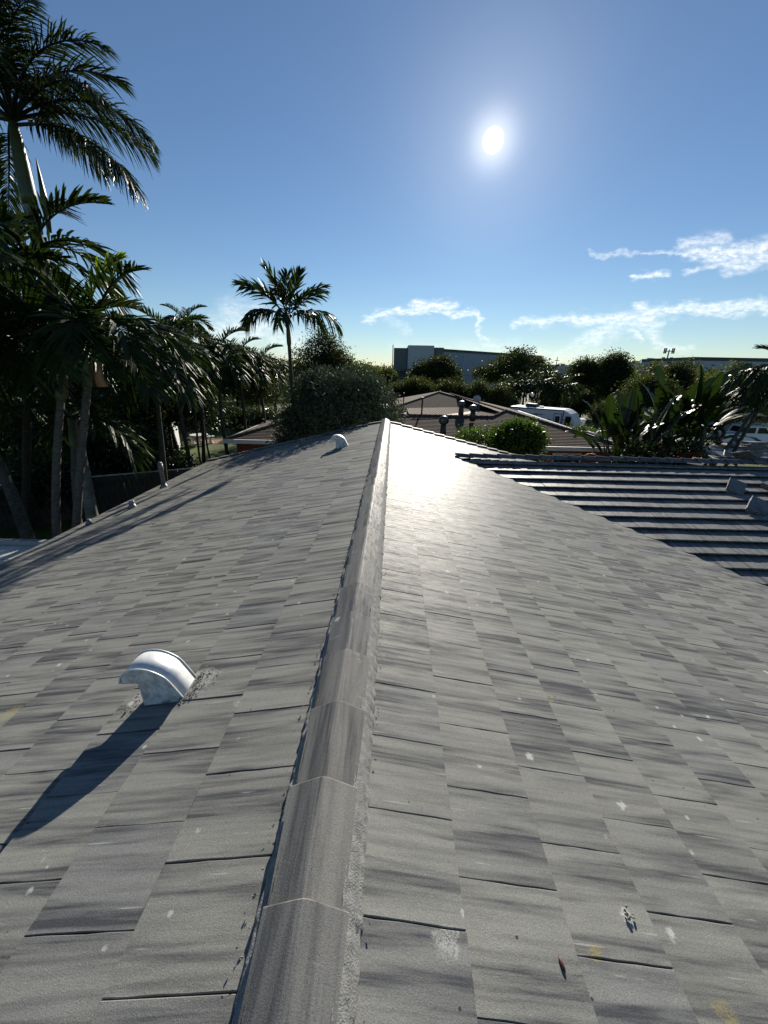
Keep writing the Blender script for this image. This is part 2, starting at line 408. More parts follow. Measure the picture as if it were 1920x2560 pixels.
M_PALM = leaf_mat('palm leaf', (0.016, 0.031, 0.009), 0.16, 0.46, spec=.16)
M_PALMD = leaf_mat('royal palm leaf', (0.018, 0.033, 0.011), 0.16, 0.38)
M_PALMY = leaf_mat('fresh palm leaf', (0.075, 0.120, 0.018), 0.40, 0.40)
M_BROAD = leaf_mat('broad dark leaf', (0.020, 0.036, 0.011), 0.14, 0.34)
M_BROAD2 = leaf_mat('olive leaf', (0.030, 0.042, 0.014), 0.18, 0.6, spec=.14)
M_SILVER = leaf_mat('silver leaf', (0.095, 0.125, 0.085), 0.12, 0.75, spec=.12, hue=.35, tcol=(0.07, 0.10, 0.05))
M_LIME = leaf_mat('bright shrub leaf', (0.036, 0.070, 0.013), 0.26, 0.5, spec=.2)
M_HEDGE = leaf_mat('hedge leaf', (0.036, 0.050, 0.018), 0.24, 0.6, spec=.14)
M_FAR = leaf_mat('far tree leaf', (0.050, 0.068, 0.034), 0.24, 0.7, spec=.1)
M_BANANA = leaf_mat('paddle leaf', (0.017, 0.036, 0.008), 0.12, 0.42, spec=.3, hue=.55)
M_DRY = leaf_mat('dry brown leaf', (0.11, 0.065, 0.032), 0.25, 0.6)
M_RED = leaf_mat('red bromeliad leaf', (0.16, 0.05, 0.022), 0.35, 0.45)
M_YELLOW = leaf_mat('yellow leaf', (0.22, 0.17, 0.02), 0.4, 0.4)
M_FLOWER = simple('white petal', (0.80, 0.80, 0.76), 0.6)

# ------------------------------------------------------------------ ground, roads
def ground_mat():
    m = bpy.data.materials.new('lawn grass'); m.use_nodes = True; t = NT(m.node_tree)
    p = t.n('ShaderNodeBsdfPrincipled'); o = t.n('ShaderNodeOutputMaterial'); t.l(p.outputs[0], o.inputs[0])
    pos = t.n('ShaderNodeNewGeometry').outputs['Position']
    a = t.smooth(t.noise(pos, 0.35, 5.0, 0.6), 0.35, 0.68); b_ = t.noise(pos, 9.0, 4.0, 0.7)
    c = t.mix(a, (0.075, 0.115, 0.022), (0.13, 0.155, 0.035)); c = t.mix(t.smooth(b_, .3, .75), t.mix(1.0, c, (0.5, 0.55, 0.5), 'MULTIPLY'), c)
    t.l(c, p.inputs['Base Color']); p.inputs['Roughness'].default_value = 0.8; p.inputs['Specular IOR Level'].default_value = .2
    bp = t.n('ShaderNodeBump'); bp.inputs['Strength'].default_value = 1.0; bp.inputs['Distance'].default_value = 0.06
    t.l(t.noise(pos, 30.0, 4.0, 0.7), bp.inputs['Height']); t.l(bp.outputs[0], p.inputs['Normal'])
    return m


def sheet(name, pts, z, mat):
    b = MB(); b.add([(x, y, z) for x, y in pts], [tuple(range(len(pts)))])
    return put(name, b.mesh(name, mat), kind='structure')


sheet('ground', [(-1500, -600), (1500, -600), (1500, 2400), (-1500, 2400)], 0.0, ground_mat())
M_ASPH = simple('asphalt', (0.085, 0.082, 0.078), 0.85, var=.25, vscale=1.2, bump=.3, bscale=80)
M_PAVE = simple('pale concrete drive', (0.30, 0.285, 0.26), 0.85, var=.15, vscale=2)
sheet('road', [(14, 44.5), (120, 52), (120, 60), (14, 58), (-8, 60), (-8, 52)], 0.004, M_ASPH)
sheet('driveway', [(19.5, 29.5), (60, 29.5), (60, 38.2), (24.5, 38.2), (22.0, 35.5), (19.5, 34)], 0.004, M_PAVE)
sheet('parking_pad', [(9.5, 33.0), (21.5, 32.4), (22.6, 44.0), (10.5, 44.2)], 0.004, M_ASPH)
b = MB(); b.box(24.5, 60, 38.2, 38.36, 0, .11); b.box(14, 14.16, 44.5, 52, 0, .11)
put('kerb', b.mesh('kerb', M_PAVE), kind='structure')
M_PATIO = simple('red paver', (0.22, 0.085, 0.055), 0.85, var=.25, vscale=6)
sheet('paved_path', [(-16.5, 31.5), (-11.2, 32.8), (-11.0, 34.2), (-16.8, 33.4)], 0.004, M_PATIO)

# ------------------------------------------------------------------ the grey tiled house under the camera
XR, ZT, SL = -0.231, 4.50, 0.2425          # ridge line, tile plane at the ridge, slope
ALP = math.atan(SL); CA, SA = math.cos(ALP), math.sin(ALP)
Y0, Y1 = -3.6, 12.85                        # length of the main roof
XE_L, XE_R = -6.37, 6.05                    # eaves
WX, WY = 1.68, 9.67                         # where the wing ridge meets the main slope
TW = 0.3285                                 # tile cover width
WZ = ZT-SL*(WX-XR)                          # wing ridge plane height
HB = Vector((0, 5, 0))
house = thing('tiled_house', 'house under a long grey flat tiled gable roof filling the foreground', 'house', HB)
INV = Matrix.Translation(-HB)
TINV = INV


def hpart(name, me, parent=None, kind=None):
    o = put(name, me, parent or house, kind=kind)
    if parent is None: o.matrix_parent_inverse = INV
    return o


dz = 0.062
def zl(x): return ZT-SL*abs(x-XR)-dz
b = MB()
X0L, XRR = XE_L+.05, XE_R-.05
b.add([(X0L, Y0, zl(X0L)), (XR, Y0, zl(XR)), (XR, Y1, zl(XR)), (X0L, Y1, zl(X0L))], [(0, 1, 2, 3)])
b.add([(XR, Y0, zl(XR)), (XRR, Y0, zl(XRR)), (XRR, WY-(XRR-WX), zl(XRR)), (WX, WY, zl(WX)), (WX+Y1-WY, Y1, zl(WX+Y1-WY)), (XR, Y1, zl(XR))], [(0, 1, 2, 3, 4, 5)])
main_roof = hpart('main_roof', b.mesh('main_roof', M_DECK))
WXE = 13.2; WYE = WY-(XRR-WX)               # wing end, wing near eave
def zw(y): return WZ-SL*abs(y-WY)-dz-.012
b = MB()
b.add([(WX, WY, zw(WY)), (WXE, WY, zw(WY)), (WXE, WYE, zw(WYE)), (XRR, WYE, zw(WYE))], [(0, 1, 2, 3)])
yb = 2*WY-WYE
b.add([(WX, WY, zw(WY)), (WXE, WY, zw(WY)), (WXE, yb, zw(yb)), (WX+yb-WY, yb, zw(yb))], [(0, 1, 2, 3)])
wing_roof = hpart('wing_roof', b.mesh('wing_roof', M_DECK))
b = MB()
zc = zl(XE_L)-.16
b.box(XE_L+.55, XE_L+.75, Y0+.2, Y1-.35, 0, zc+.05); b.box(XE_R-.75, XE_R-.55, Y0+.2, WYE+.5, 0, zc+.05)
b.box(XE_L+.75, XE_R-.75, Y1-.55, Y1-.35, 0, zc+.05); b.box(XE_L+.75, XE_R-.75, Y0+.2, Y0+.4, 0, zc+.05)
for yq in (Y1-.55, Y0+.2): b.prism([(XE_L+.75, zc+.05), (XE_R-.75, zc+.05), (XR, zl(XR)-.02)], yq, yq+.2)
b.box(XE_R-.55, WXE-.4, WYE+.5, WYE+.7, 0, zw(WYE)-.02); b.box(XE_R-.55, WXE-.4, yb-.7, yb-.5, 0, zw(yb)-.02); b.box(WXE-.6, WXE-.4, WYE+.7, yb-.7, 0, 2.8)
hpart('wall', b.mesh('wall', M_STUCCO))
b = MB()
b.box(XE_L+.0, XE_L+.025, Y0, Y1, zl(X0L)-.19, zl(X0L)-.005)
b.box(XE_R-.025, XE_R, Y0, WYE, zl(XRR)-.19, zl(XRR)-.005); b.box(XE_R, WXE, WYE-.025, WYE, zw(WYE)-.17, zw(WYE)-.005)
for s_ in (-1, 1):
    xe = XE_L if s_ < 0 else WX+Y1-WY
    b.add([(XR, Y1+.0, zl(XR)), (xe, Y1, zl(xe)), (xe, Y1, zl(xe)-.2), (XR, Y1, zl(XR)-.2),
           (XR, Y1+.025, zl(XR)), (xe, Y1+.025, zl(xe)), (xe, Y1+.025, zl(xe)-.2), (XR, Y1+.025, zl(XR)-.2)],
          [(0, 1, 2, 3), (4, 7, 6, 5), (0, 4, 5, 1), (3, 2, 6, 7)])
hpart('fascia', b.mesh('fascia', M_FASCIA))


def tile_mesh(L, wd, seed, rough=True):
    """one flat tile: x = 0 at the butt and -L at the head, top at z = 0"""
    r = random.Random(seed); T = 0.026; bv = 0.0022
    n = 6 if rough else 1; b = MB()
    def edge(x0, y0, x1, y1, nx, ny):
        out = []
        for i in range(n):
            t = i/n; j = (r.uniform(-.0022, .0016) if (rough and 0 < i) else 0)
            out.append((x0+(x1-x0)*t+nx*j, y0+(y1-y0)*t+ny*j))
        return out
    h = wd/2
    rim = edge(0, -h, 0, h, 1, 0)+edge(0, h, -L, h, 0, 1)+[(-L, h)]+edge(-L, -h, 0, -h, 0, -1)
    k = len(rim); vs = []
    for (x, y) in rim:
        vs.append((x, y, -T))
    for (x, y) in rim:
        vs.append((x, y, -bv+r.uniform(-.001, 0.0005)*(1 if rough else 0)))
    for (x, y) in rim:
        sx = -bv if x > -L*.5 else bv
        vs.append((x+sx if abs(x) < .01 or abs(x+L) < .01 else x, y-math.copysign(bv, y) if abs(abs(y)-h) < .01 else y, 0))
    fs = [tuple(range(2*k, 3*k))]
    for i in range(k):
        j = (i+1) % k
        fs += [(i, j, k+j, k+i), (k+i, k+j, 2*k+j, 2*k+i)]
    b.add(vs, fs)
    return b


# --- lay out every tile first, then make the 300 that show largest single objects
def tile_M(org, down, across, nrm): return Matrix(((down.x, across.x, nrm.x, org.x), (down.y, across.y, nrm.y, org.y), (down.z, across.z, nrm.z, org.z), (0, 0, 0, 1)))


tiles = []                                   # (matrix, length, width, parent roof, clip line or None)
TH, LAP = 0.026, 0.045


def lay(side):
    """courses of the left (-1) or right (+1) slope of the main roof"""
    if side > 0: butts = [.513, .885, 1.229, 1.586]; e = .3575; xe = XE_R-XR
    else: butts = [.571, .975, 1.357, 1.735]; e = .3885; xe = XR-XE_L
    while butts[-1]+e*.99 < xe: butts.append(butts[-1]+e)
    prev = .07
    for ci, xb in enumerate(butts):
        ln = (xb-prev)/CA; L = ln+LAP if ci else ln
        tilt = math.atan(TH/ln)
        y = (.707 if ci % 2 == 0 else .865) if side > 0 else (.533 if ci % 2 == 0 else .691)
        k0 = math.floor((Y0-y)/TW)
        for k in range(k0, 400):
            ya = y+k*TW; yb_ = ya+TW
            if ya > Y1-.02: break
            ya = max(ya, Y0); yb_ = min(yb_, Y1+.01)
            if yb_-ya < .04: continue
            gap = random.choice([.001, .002, .004, .006, .008]) if side < 0 else random.choice([.0016, .0018, .0022, .0030])
            wd = yb_-ya-gap
            yc = (ya+yb_)/2+random.uniform(-.0012, .0012)
            x = XR+side*xb
            z = ZT-SL*xb+TH*.5+random.uniform(-.0022, .0022)*(1 if side < 0 else .25)
            rr = tilt+random.uniform(-.0025, .0025)+ALP*0
            a = ALP-rr
            down = Vector((side*math.cos(a), 0, -math.sin(a))); nrm = Vector((side*math.sin(a), 0, math.cos(a)))
            across = nrm.cross(down)
            roll = random.uniform(-.006, .006)*(1 if side < 0 else .15)
            q = Matrix.Rotation(roll, 3, down); nrm = q @ nrm; across = q @ across
            q = Matrix.Rotation(random.uniform(-.004, .004), 3, nrm); down = q @ down; across = q @ across
            head = xb-L*CA
            clip = None
            if side > 0:
                def inside(xx, yv): return (xx-(WX-XR)) < abs(yv-WY)+.05
                cs = [inside(xx, yv) for xx in (head, xb) for yv in (ya, yb_)]
                if not any(cs) and not (ya < WY < yb_): continue
                if not all(cs): clip = 'main'
            tiles.append((tile_M(Vector((x, yc, z)), down, across, nrm), L, wd, 'main', clip, yc))
        prev = xb


lay(-1); lay(1)
ew = .357; yb_w = [.30+ew*i for i in range(12)]
prev = .05
for ci, d in enumerate(yb_w):
    ln = (d-prev)/CA; L = ln+LAP if ci else ln
    THW = .060; tilt = math.atan(THW/ln); prev = d; x = WX+(.10 if ci % 2 else .264)-TW
    while x < WXE-.1:
        xa, xb_ = x, x+TW; x += TW
        yb0 = WY-d
        if xa < WX+d-.55 and xb_ < WX+d-.5: continue
        inn = [xx-WX > (dd-.015) for xx in (xa, xb_) for dd in (d, d-L*CA)]
        if not any(inn): continue
        clip = None if all(inn) else 'wing'
        a = ALP-tilt+random.uniform(-.003, .003)
        down = Vector((0, -math.cos(a), -math.sin(a))); nrm = Vector((0, -math.sin(a), math.cos(a))); across = nrm.cross(down)
        q = Matrix.Rotation(random.uniform(-.008, .008), 3, down); nrm = q @ nrm; across = q @ across
        org = Vector(((xa+xb_)/2, yb0, WZ-SL*d+THW*.5-.012+random.uniform(-.003, .003)))
        tiles.append((tile_M(org, down, across, nrm), L, TW-random.choice([.002, .004, .006]), 'wing', clip, 0))


def shown(tl):
    M, L, wd = tl[0], tl[1], tl[2]
    pp = [to_view(M @ Vector(c)) for c in ((0, -wd/2, 0), (0, wd/2, 0), (-L+LAP, wd/2, 0), (-L+LAP, -wd/2, 0))]
    if any(p is None for p in pp): return 0.0
    cx, cy = sum(p[0] for p in pp)/4, sum(p[1] for p in pp)/4
    if not (-60 < cx < 1980 and 0 < cy < 2640): return 0.0
    return abs(sum(pp[i][0]*pp[(i+1) % 4][1]-pp[(i+1) % 4][0]*pp[i][1] for i in range(4)))/2


tiles.sort(key=shown, reverse=True)
cache = {}; field = {'main': MB(), 'wing': MB()}
roofs = {'main': main_roof, 'wing': wing_roof}
NV = Vector((1, 1, 0)).normalized()
for i, (M, L, wd, where, clip, _) in enumerate(tiles):
    tone = random.random()
    single = i < 300
    key = (round(L, 3), round(wd, 3), (i % 3) if single else 0, single)
    if key not in cache: cache[key] = (tile_mesh(L, wd, int(L*1000)*7+int(wd*1000)+i % 3, single), {})
    tb, mm = cache[key]
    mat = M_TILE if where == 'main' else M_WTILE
    if clip:
        bm = bmesh.new(); vv = [bm.verts.new(M @ Vector(v)) for v in tb.v]
        for f in tb.f: bm.faces.new([vv[q] for q in f])
        cy = M.translation.y
        planes = []
        if where == 'main':
            if cy < WY: planes = [(Vector((WX+.05, WY, 0)), Vector((1, 1, 0)))]
            else: planes = [(Vector((WX+.05, WY, 0)), Vector((1, -1, 0)))]
        else: planes = [(Vector((WX-.015, WY, 0)), Vector((-1, -1, 0)))]
        for co, no in planes:
            bmesh.ops.bisect_plane(bm, geom=bm.verts[:]+bm.edges[:]+bm.faces[:], plane_co=co, plane_no=no.normalized(), clear_outer=True)
        bm.verts.index_update()
        vs = [tuple(v.co) for v in bm.verts]; fs = [tuple(v.index for v in f.verts) for f in bm.faces]; bm.free()
        if not fs: continue
        if single:
            b = MB(); b.add(vs, fs); o = put('roof_tile', b.mesh('roof_tile', mat, fix=False), roofs[where]); o['tone'] = tone
        else: field[where].add(vs, fs, tone)
    elif single:
        if where not in mm: mm[where] = tb.mesh('roof_tile', mat, fix=False)
        o = put('roof_tile', mm[where], roofs[where], M=M); o['tone'] = tone
    else:
        field[where].add([M @ Vector(v) for v in tb.v], tb.f, tone)
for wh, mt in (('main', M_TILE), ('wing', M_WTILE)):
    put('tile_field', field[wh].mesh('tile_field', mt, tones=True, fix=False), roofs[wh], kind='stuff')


# --- ridge caps: each one laps over the next
def cap_mesh(L, w0, w1, seed, mat, up=.018):
    """x along the ridge from 0 (near end, under the next cap) to L (raised far end)"""
    r = random.Random(seed); b = MB(); sec = []
    prof = [(-1.0, -.056), (-.55, -.028), (-.16, -.004), (-.06, 0.0), (.06, 0.0), (.16, -.004), (.55, -.028), (1.0, -.056)]
    st = [(0, w0, -.006), (.015, w0, 0), (L*.5, (w0+w1)/2, up*.5), (L-.004, w1, up), (L, w1, up-.002)]
    n = len(prof)
    for (x, w_, zz) in st:
        for (py, pz) in prof: sec.append((x, py*w_, zz+pz*(w_/.125)+r.uniform(-.0008, .0008)))
    fs = []
    for i in range(len(st)-1):
        for k in range(n-1): fs.append((i*n+k, i*n+k+1, (i+1)*n+k+1, (i+1)*n+k))
    v2 = [(x, y*.985, z-.018) for x, y, z in sec]; o = len(sec)
    sec += v2
    for k in range(n-1):
        e = (len(st)-1)*n
        fs.append((e+k, e+k+1, o+e+k+1, o+e+k)); fs.append((k+1, k, o+k, o+k+1))
    for i in range(len(st)-1):
        fs.append((i*n, (i+1)*n, o+(i+1)*n, o+i*n)); fs.append(((i+1)*n+n-1, i*n+n-1, o+i*n+n-1, o+(i+1)*n+n-1))
    b.add(sec, fs)
    return b.mesh('ridge_tile', mat, fix=True)


caps = [cap_mesh(.425, .118, .132, s, M_CAP) for s in range(4)]
y = .677+.368*4-.425-.368*8
i = 0
while y < Y1-.1:
    o = put('ridge_tile', caps[i % 4], main_roof)
    o.matrix_basis = Matrix.Translation((XR+random.uniform(-.003, .003), y, 4.585+random.uniform(-.002, .002))) @ Matrix.Rotation(math.pi/2+random.uniform(-.012, .012), 4, 'Z') @ Matrix.Rotation(random.uniform(-.025, .025), 4, 'X')
    o['tone'] = random.random(); y += .368; i += 1
M_CAPW = concrete('wing ridge tile concrete', 'X', base=(0.14, 0.14, 0.145), dark=(0.06, 0.06, 0.065))
wcaps = [cap_mesh(.43, .128, .152, 20+s, M_CAPW, .034) for s in range(3)]
x = WX-.06; i = 0
while x < WXE-.05:
    o = put('ridge_tile', wcaps[i % 3], wing_roof)
    o.matrix_basis = Matrix.Translation((x+.42, WY+random.uniform(-.003, .003), WZ+.085+random.uniform(-.003, .003))) @ Matrix.Rotation(math.pi, 4, 'Z')
    o['tone'] = random.random(); x += .352; i += 1


# --- mortar bedding along both sides of the ridge
def hash1(i, k=0): return (math.sin(i*12.9898+k*78.233)*43758.5453) % 1.0
def vnoise(t, k=0):
    i = math.floor(t); f = t-i; f = f*f*(3-2*f)
    return hash1(i, k)*(1-f)+hash1(i+1, k)*f
for side in (-1, 1):
    b = MB(); n = 0; step = .012; rows = []
    yv = Y0+.02
    while yv < Y1-.01:
        per = ((yv-.677) % .368)/.368
        bulge = .5*vnoise(yv*9, 1)+.3*vnoise(yv*31, 2)+.2*vnoise(yv*83, 3)
        wd = (.158 if side < 0 else .172)+.012*(bulge-.5)+(.005 if per < .14 else 0)+.006*(vnoise(yv*43, 9)-.5)
        inner = .112
        zo = ZT-SL*wd+.010
        zi = 4.545+.004*vnoise(yv*20, 5)
        lip = .7+.3*vnoise(yv*14, 6)
        if side < 0: pr = [(inner, zi), (inner+.008, zi-.028), (inner+.016, zi-.05), (wd-.012, zo+.016*lip), (wd-.003, zo+.012*vnoise(yv*50, 7)), (wd+.002, zo-.035)]
        else: pr = [(inner, zi-.004), (inner+.018, zi-.018), (inner+.040, zi-.036), (wd-.012, zo+.010*lip), (wd-.003, zo+.005*vnoise(yv*50, 8)), (wd+.002, zo-.035)]
        rows.append([(XR+side*(px+.003*(hash1(n, q)-.5)), yv, pz+.003*(hash1(n, q+11)-.5)) for q, (px, pz) in enumerate(pr)])
        yv += step; n += 1
    vs = [v for r in rows for v in r]; k = len(rows[0])
    b.add(vs, [(i*k+j, i*k+j+1, (i+1)*k+j+1, (i+1)*k+j) for i in range(len(rows)-1) for j in range(k-1)])
    put('ridge_mortar', b.mesh('ridge_mortar', M_MORTAR, smooth=True), main_roof)


def crumbs(name, pts, parent, mat, smin, smax, seed):
    r = random.Random(seed); b = MB()
    for p in pts:
        s = r.uniform(smin, smax); Mr = Matrix.Translation(p) @ Matrix.Rotation(r.uniform(0, 6.3), 4, Vector((r.uniform(-1, 1), r.uniform(-1, 1), r.uniform(-1, 1))).normalized())
        vs = [Mr @ (Vector(v)*s*r.uniform(.6, 1.2)) for v in ((1, 0, 0), (-.9, .1, 0), (.1, .8, .1), (0, -.8, 0), (0, .1, .55), (.1, 0, -.5))]
        b.add(vs, [(0, 2, 4), (2, 1, 4), (1, 3, 4), (3, 0, 4), (2, 0, 5), (1, 2, 5), (3, 1, 5), (0, 3, 5)], r.random())
    return put(name, b.mesh(name, mat), parent, kind='stuff')


def on_main(x, yv, h=.012): return Vector((x, yv, ZT-SL*abs(x-XR)+h))
rr = random.Random(5); pts = []
for k in range(110):
    yv = .3+rr.random()**1.8*11; pts.append(on_main(XR-.165-abs(rr.gauss(0, .02)), yv, .016))
for k in range(45):
    yv = .3+rr.random()**1.8*11; pts.append(on_main(XR+.19+abs(rr.gauss(0, .012)), yv, .014))
crumbs('mortar_crumbs', pts, main_roof, M_MORTAR, .003, .008, 3)


# --- rake tiles stepping down the far gable end
def rake_mesh(L):
    b = MB(); b.box(-L, 0, -.11, .035, -.012, .022); b.box(-L, 0, .035, .055, -.15, .022)
    return b.mesh('rake_tile', M_TILE)
for side, e, first in ((-1, .3885, .571), (1, .3575, .513)):
    rk = rake_mesh(e/CA+.03); xb = first
    lim = (XR-XE_L) if side < 0 else (Y1-WY+WX-XR)
    while xb < lim+.05:
        a = ALP-math.atan(.028/e)
        down = Vector((side*math.cos(a), 0, -math.sin(a))); nrm = Vector((side*math.sin(a), 0, math.cos(a))); across = Vector((0, 1, 0))
        o = put('rake_tile', rk, main_roof, M=tile_M(Vector((XR+side*xb, Y1-.01, ZT-SL*xb+.045)), down, across, nrm)); o['tone'] = random.random()
        xb += e


# --- vents and pipes that come through the roof
def gooseneck(name_loc, s, rz, label):
    """hooded vent; profile runs across the slope, hood opens downhill (-x)"""
    base = Vector(name_loc)
    P = [(0.245, .052), (.207, .125), (.168, .192), (.128, .226), (.080, .250), (.030, .260), (-.022, .255), (-.064, .233), (-.094, .198), (-.106, .158)]
    fine_P = []
    for i in range(len(P)-1):
        a_, b_, c_, d_ = P[max(i-1, 0)], P[i], P[i+1], P[min(i+2, len(P)-1)]
        for g in (0, 1/3, 2/3): fine_P.append(tuple(.5*(2*b_[k]+(-a_[k]+c_[k])*g+(2*a_[k]-5*b_[k]+4*c_[k]-d_[k])*g*g+(-a_[k]+3*b_[k]-3*c_[k]+d_[k])*g**3) for k in (0, 1)))
    P = fine_P+[P[-1]]
    D = .152
    M = Matrix.Translation(base) @ Matrix.Rotation(rz, 4, 'Z') @ Matrix.Scale(s, 4)
    b = MB(); t = .004
    outer = [(.248, -.06)]+[(x, z) for x, z in P]; n = len(outer)
    vs = [M @ Vector((x, yq, z)) for yq in (-.006, D+.006) for x, z in outer]
    inn = [M @ Vector((x-t*1.2, yq, z-t*1.2)) for yq in (-.006, D+.006) for x, z in outer]
    o = len(vs)
    fs = [(i, i+1, n+i+1, n+i) for i in range(n-1)]+[(o+i+1, o+i, o+n+i, o+n+i+1) for i in range(n-1)]
    fs += [(n-1, o+n-1, o+2*n-1, 2*n-1)]+[(i+1, i, o+i, o+i+1) for i in range(n-1)]+[(n+i, n+i+1, o+n+i+1, o+n+i) for i in range(n-1)]
    b.add(vs+inn, fs)
    v = hpart('roof_vent', b.mesh('roof_vent', M_GALV, smooth=False))
    for p in v.data.polygons: p.use_smooth = len(p.vertices) == 4 and p.area > .0012*s*s
    v['label'] = label
    b = MB()
    for yq in (0.0, D):
        side = [(.243, -.06)]+[(x-.004, z-.004) for x, z in P]+[(-.102, .147), (-.004, .152), (0.0, .142), (0.0, -.075)]
        b.prism(side, yq-.0015, yq+.0015, M)
    b.add([M @ Vector(q) for q in ((0, 0, -.075), (0, D, -.075), (0, D, .15), (0, 0, .15))], [(0, 1, 2, 3)])
    o_ = put('side_panel', b.mesh('side_panel', M_GALVD), v)
    b = MB()                                   # rolled seams on the two rims
    for yq in (-.006, D+.006): b.tube([M @ Vector((x, yq, z)) for x, z in outer[1:]], [.0055*s]*(n-1), 6)
    put('rim', b.mesh('rim', M_GALV, smooth=True), v)
    return v


gooseneck((-1.425, 1.70, 4.222), 1.0, 0.02, 'large galvanised hooded vent on the near left slope')
gooseneck((-1.40, 9.52, 4.225), 1.22, 0.02, 'small galvanised hooded vent near the far end of the left slope')
rr = random.Random(9); pts = []
for k in range(150):
    a_ = rr.random()
    if a_ < .55: x, yv = -1.17+abs(rr.gauss(0, .05)), rr.uniform(1.70, 1.90)
    elif a_ < .75: x, yv = rr.uniform(-1.20, -1.12), rr.gauss(1.69, .02)
    else: x, yv = -1.46-abs(rr.gauss(0, .05)), rr.uniform(1.64, 1.88)
    pts.append(on_main(x, yv, .016))
crumbs('mortar_flakes', pts, main_roof, M_MORTAR, .003, .009, 4)
b = MB()                                      # rough mortar skirt round the near vent
ring = []
for k in range(28):
    a_ = k/28*2*math.pi; r_ = 1+.25*(hash1(k, 3)-.5)
    ring.append(on_main(-1.303+.150*r_*math.cos(a_), 1.795+.100*r_*math.sin(a_), .003))
inr = [on_main(-1.303+.12*math.cos(k/28*2*math.pi), 1.79+.072*math.sin(k/28*2*math.pi), .006+.006*hash1(k, 8)) for k in range(28)]
b.add(ring+inr, [(k, (k+1) % 28, 28+(k+1) % 28, 28+k) for k in range(28)])
put('vent_mortar', b.mesh('vent_mortar', M_MORTAR, smooth=True), main_roof)


def pipe(x, yv, h, r, cap, label):
    z = ZT-SL*abs(x-XR); b = MB()
    pts = [(x, yv, z-.05), (x, yv, z+h*.72), (x, yv, z+h*.73), (x, yv, z+h)]
    rs = [r*.82, r*.82, r*1.08, r*1.05] if cap else [r]*4
    b.tube(pts, rs, 14)
    if cap: b.tube([(x, yv, z+h), (x, yv, z+h+r*.5), (x, yv, z+h+r*.9)], [r*1.05, r*.85, r*.35], 14)
    v = hpart('vent_pipe', b.mesh('vent_pipe', M_LEAD, smooth=False)); v['label'] = label
    for p in v.data.polygons: p.use_smooth = len(p.vertices) == 4
    b = MB(); b.tube([(x, yv, z+.0), (x+.0, yv, z+.05), (x, yv, z+.10)], [r*2.0, r*1.35, r*1.02], 14)
    put('flashing', b.mesh('flashing', M_LEAD, smooth=True), v)


pipe(-5.83, 9.36, .62, .058, True, 'tall dark capped vent pipe at the left eave')
pipe(-5.50, 7.60, .17, .052, False, 'short dark pipe stub near the left eave')
pipe(-5.98, 6.95, .035, .035, False, 'tiny dark nub at the left eave')
pipe(-2.66, 11.37, .20, .062, False, 'short dark pipe stub near the far gable')

# --- a few odds and ends lying on the roof
def pod(p, L, r, rz, mat):
    b = MB(); d = Vector((math.cos(rz), math.sin(rz), 0)); q = Vector(p)
    b.tube([q-d*L*.5, q-d*L*.3, q, q+d*L*.3, q+d*L*.5], [r*.15, r*.8, r, r*.75, r*.1], 8)
    return b.mesh('seed_pod', mat, smooth=True)
M_POD = simple('reddish brown pod', (0.10, 0.03, 0.018), .5)
o = put('seed_pod', pod(on_main(.589, .669, .014), .040, .006, 1.75, M_POD)); tag(o, 'reddish brown seed pod lying on the near right slope tiles', 'seed pod')
b = MB(); rr = random.Random(2)
for k in range(9):
    p = on_main(.905+rr.gauss(0, .010), .834+rr.gauss(0, .010), .016); b.tube([p, p+Vector((rr.uniform(-.006, .006), rr.uniform(-.006, .006), rr.uniform(.002, .006)))], [.005, .003], 6)
o = put('mortar_lump', b.mesh('mortar_lump', M_MORTAR)); tag(o, 'crumbled pale lump of mortar on the near right slope', 'mortar lump')


# --- loose tiles stacked on and behind the wing ridge
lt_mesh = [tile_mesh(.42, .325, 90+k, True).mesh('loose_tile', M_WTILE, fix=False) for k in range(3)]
for me in lt_mesh:
    bm = bmesh.new(); bm.from_mesh(me); ed = [e for e in bm.edges if e.is_boundary]
    bmesh.ops.holes_fill(bm, edges=ed); bm.to_mesh(me); bm.free()
def loose(M, label, group='spare roof tiles left lying on the wing roof'):
    o = put('loose_tile', lt_mesh[random.randrange(3)], M=M); o['tone'] = random.random()
    return tag(o, label, 'roof tile', group)
def zback(yv): return WZ-SL*abs(yv-WY)+.01
for k in range(17):
    lean = Matrix.Rotation(-ALP*.5+random.uniform(-.03, .03), 4, 'X')
    tw = random.gauss(0, .07)
    spread = .5*(1-k/17)**2
    loose(Matrix.Translation((9.22+random.uniform(-.05, .06)+spread*.35*(k % 2), 10.28+random.uniform(-.04, .04), 3.975+.0325*k)) @ lean @ Matrix.Rotation(math.radians(180)+tw, 4, 'Z'),
          ['lowest tile of the tall flat stack behind the wing ridge', 'thin grey roof tile within the tall flat stack behind the wing ridge', 'topmost tile of the tall flat stack behind the wing ridge'][(k > 0)+(k == 16)])
    if k < 5: loose(Matrix.Translation((9.55+random.uniform(-.03, .05), 10.3+random.uniform(-.05, .05), 3.965+.032*k)) @ lean @ Matrix.Rotation(math.radians(180)+tw, 4, 'Z'),
          'grey roof tile in the low sliding right half of the flat stack behind the ridge')
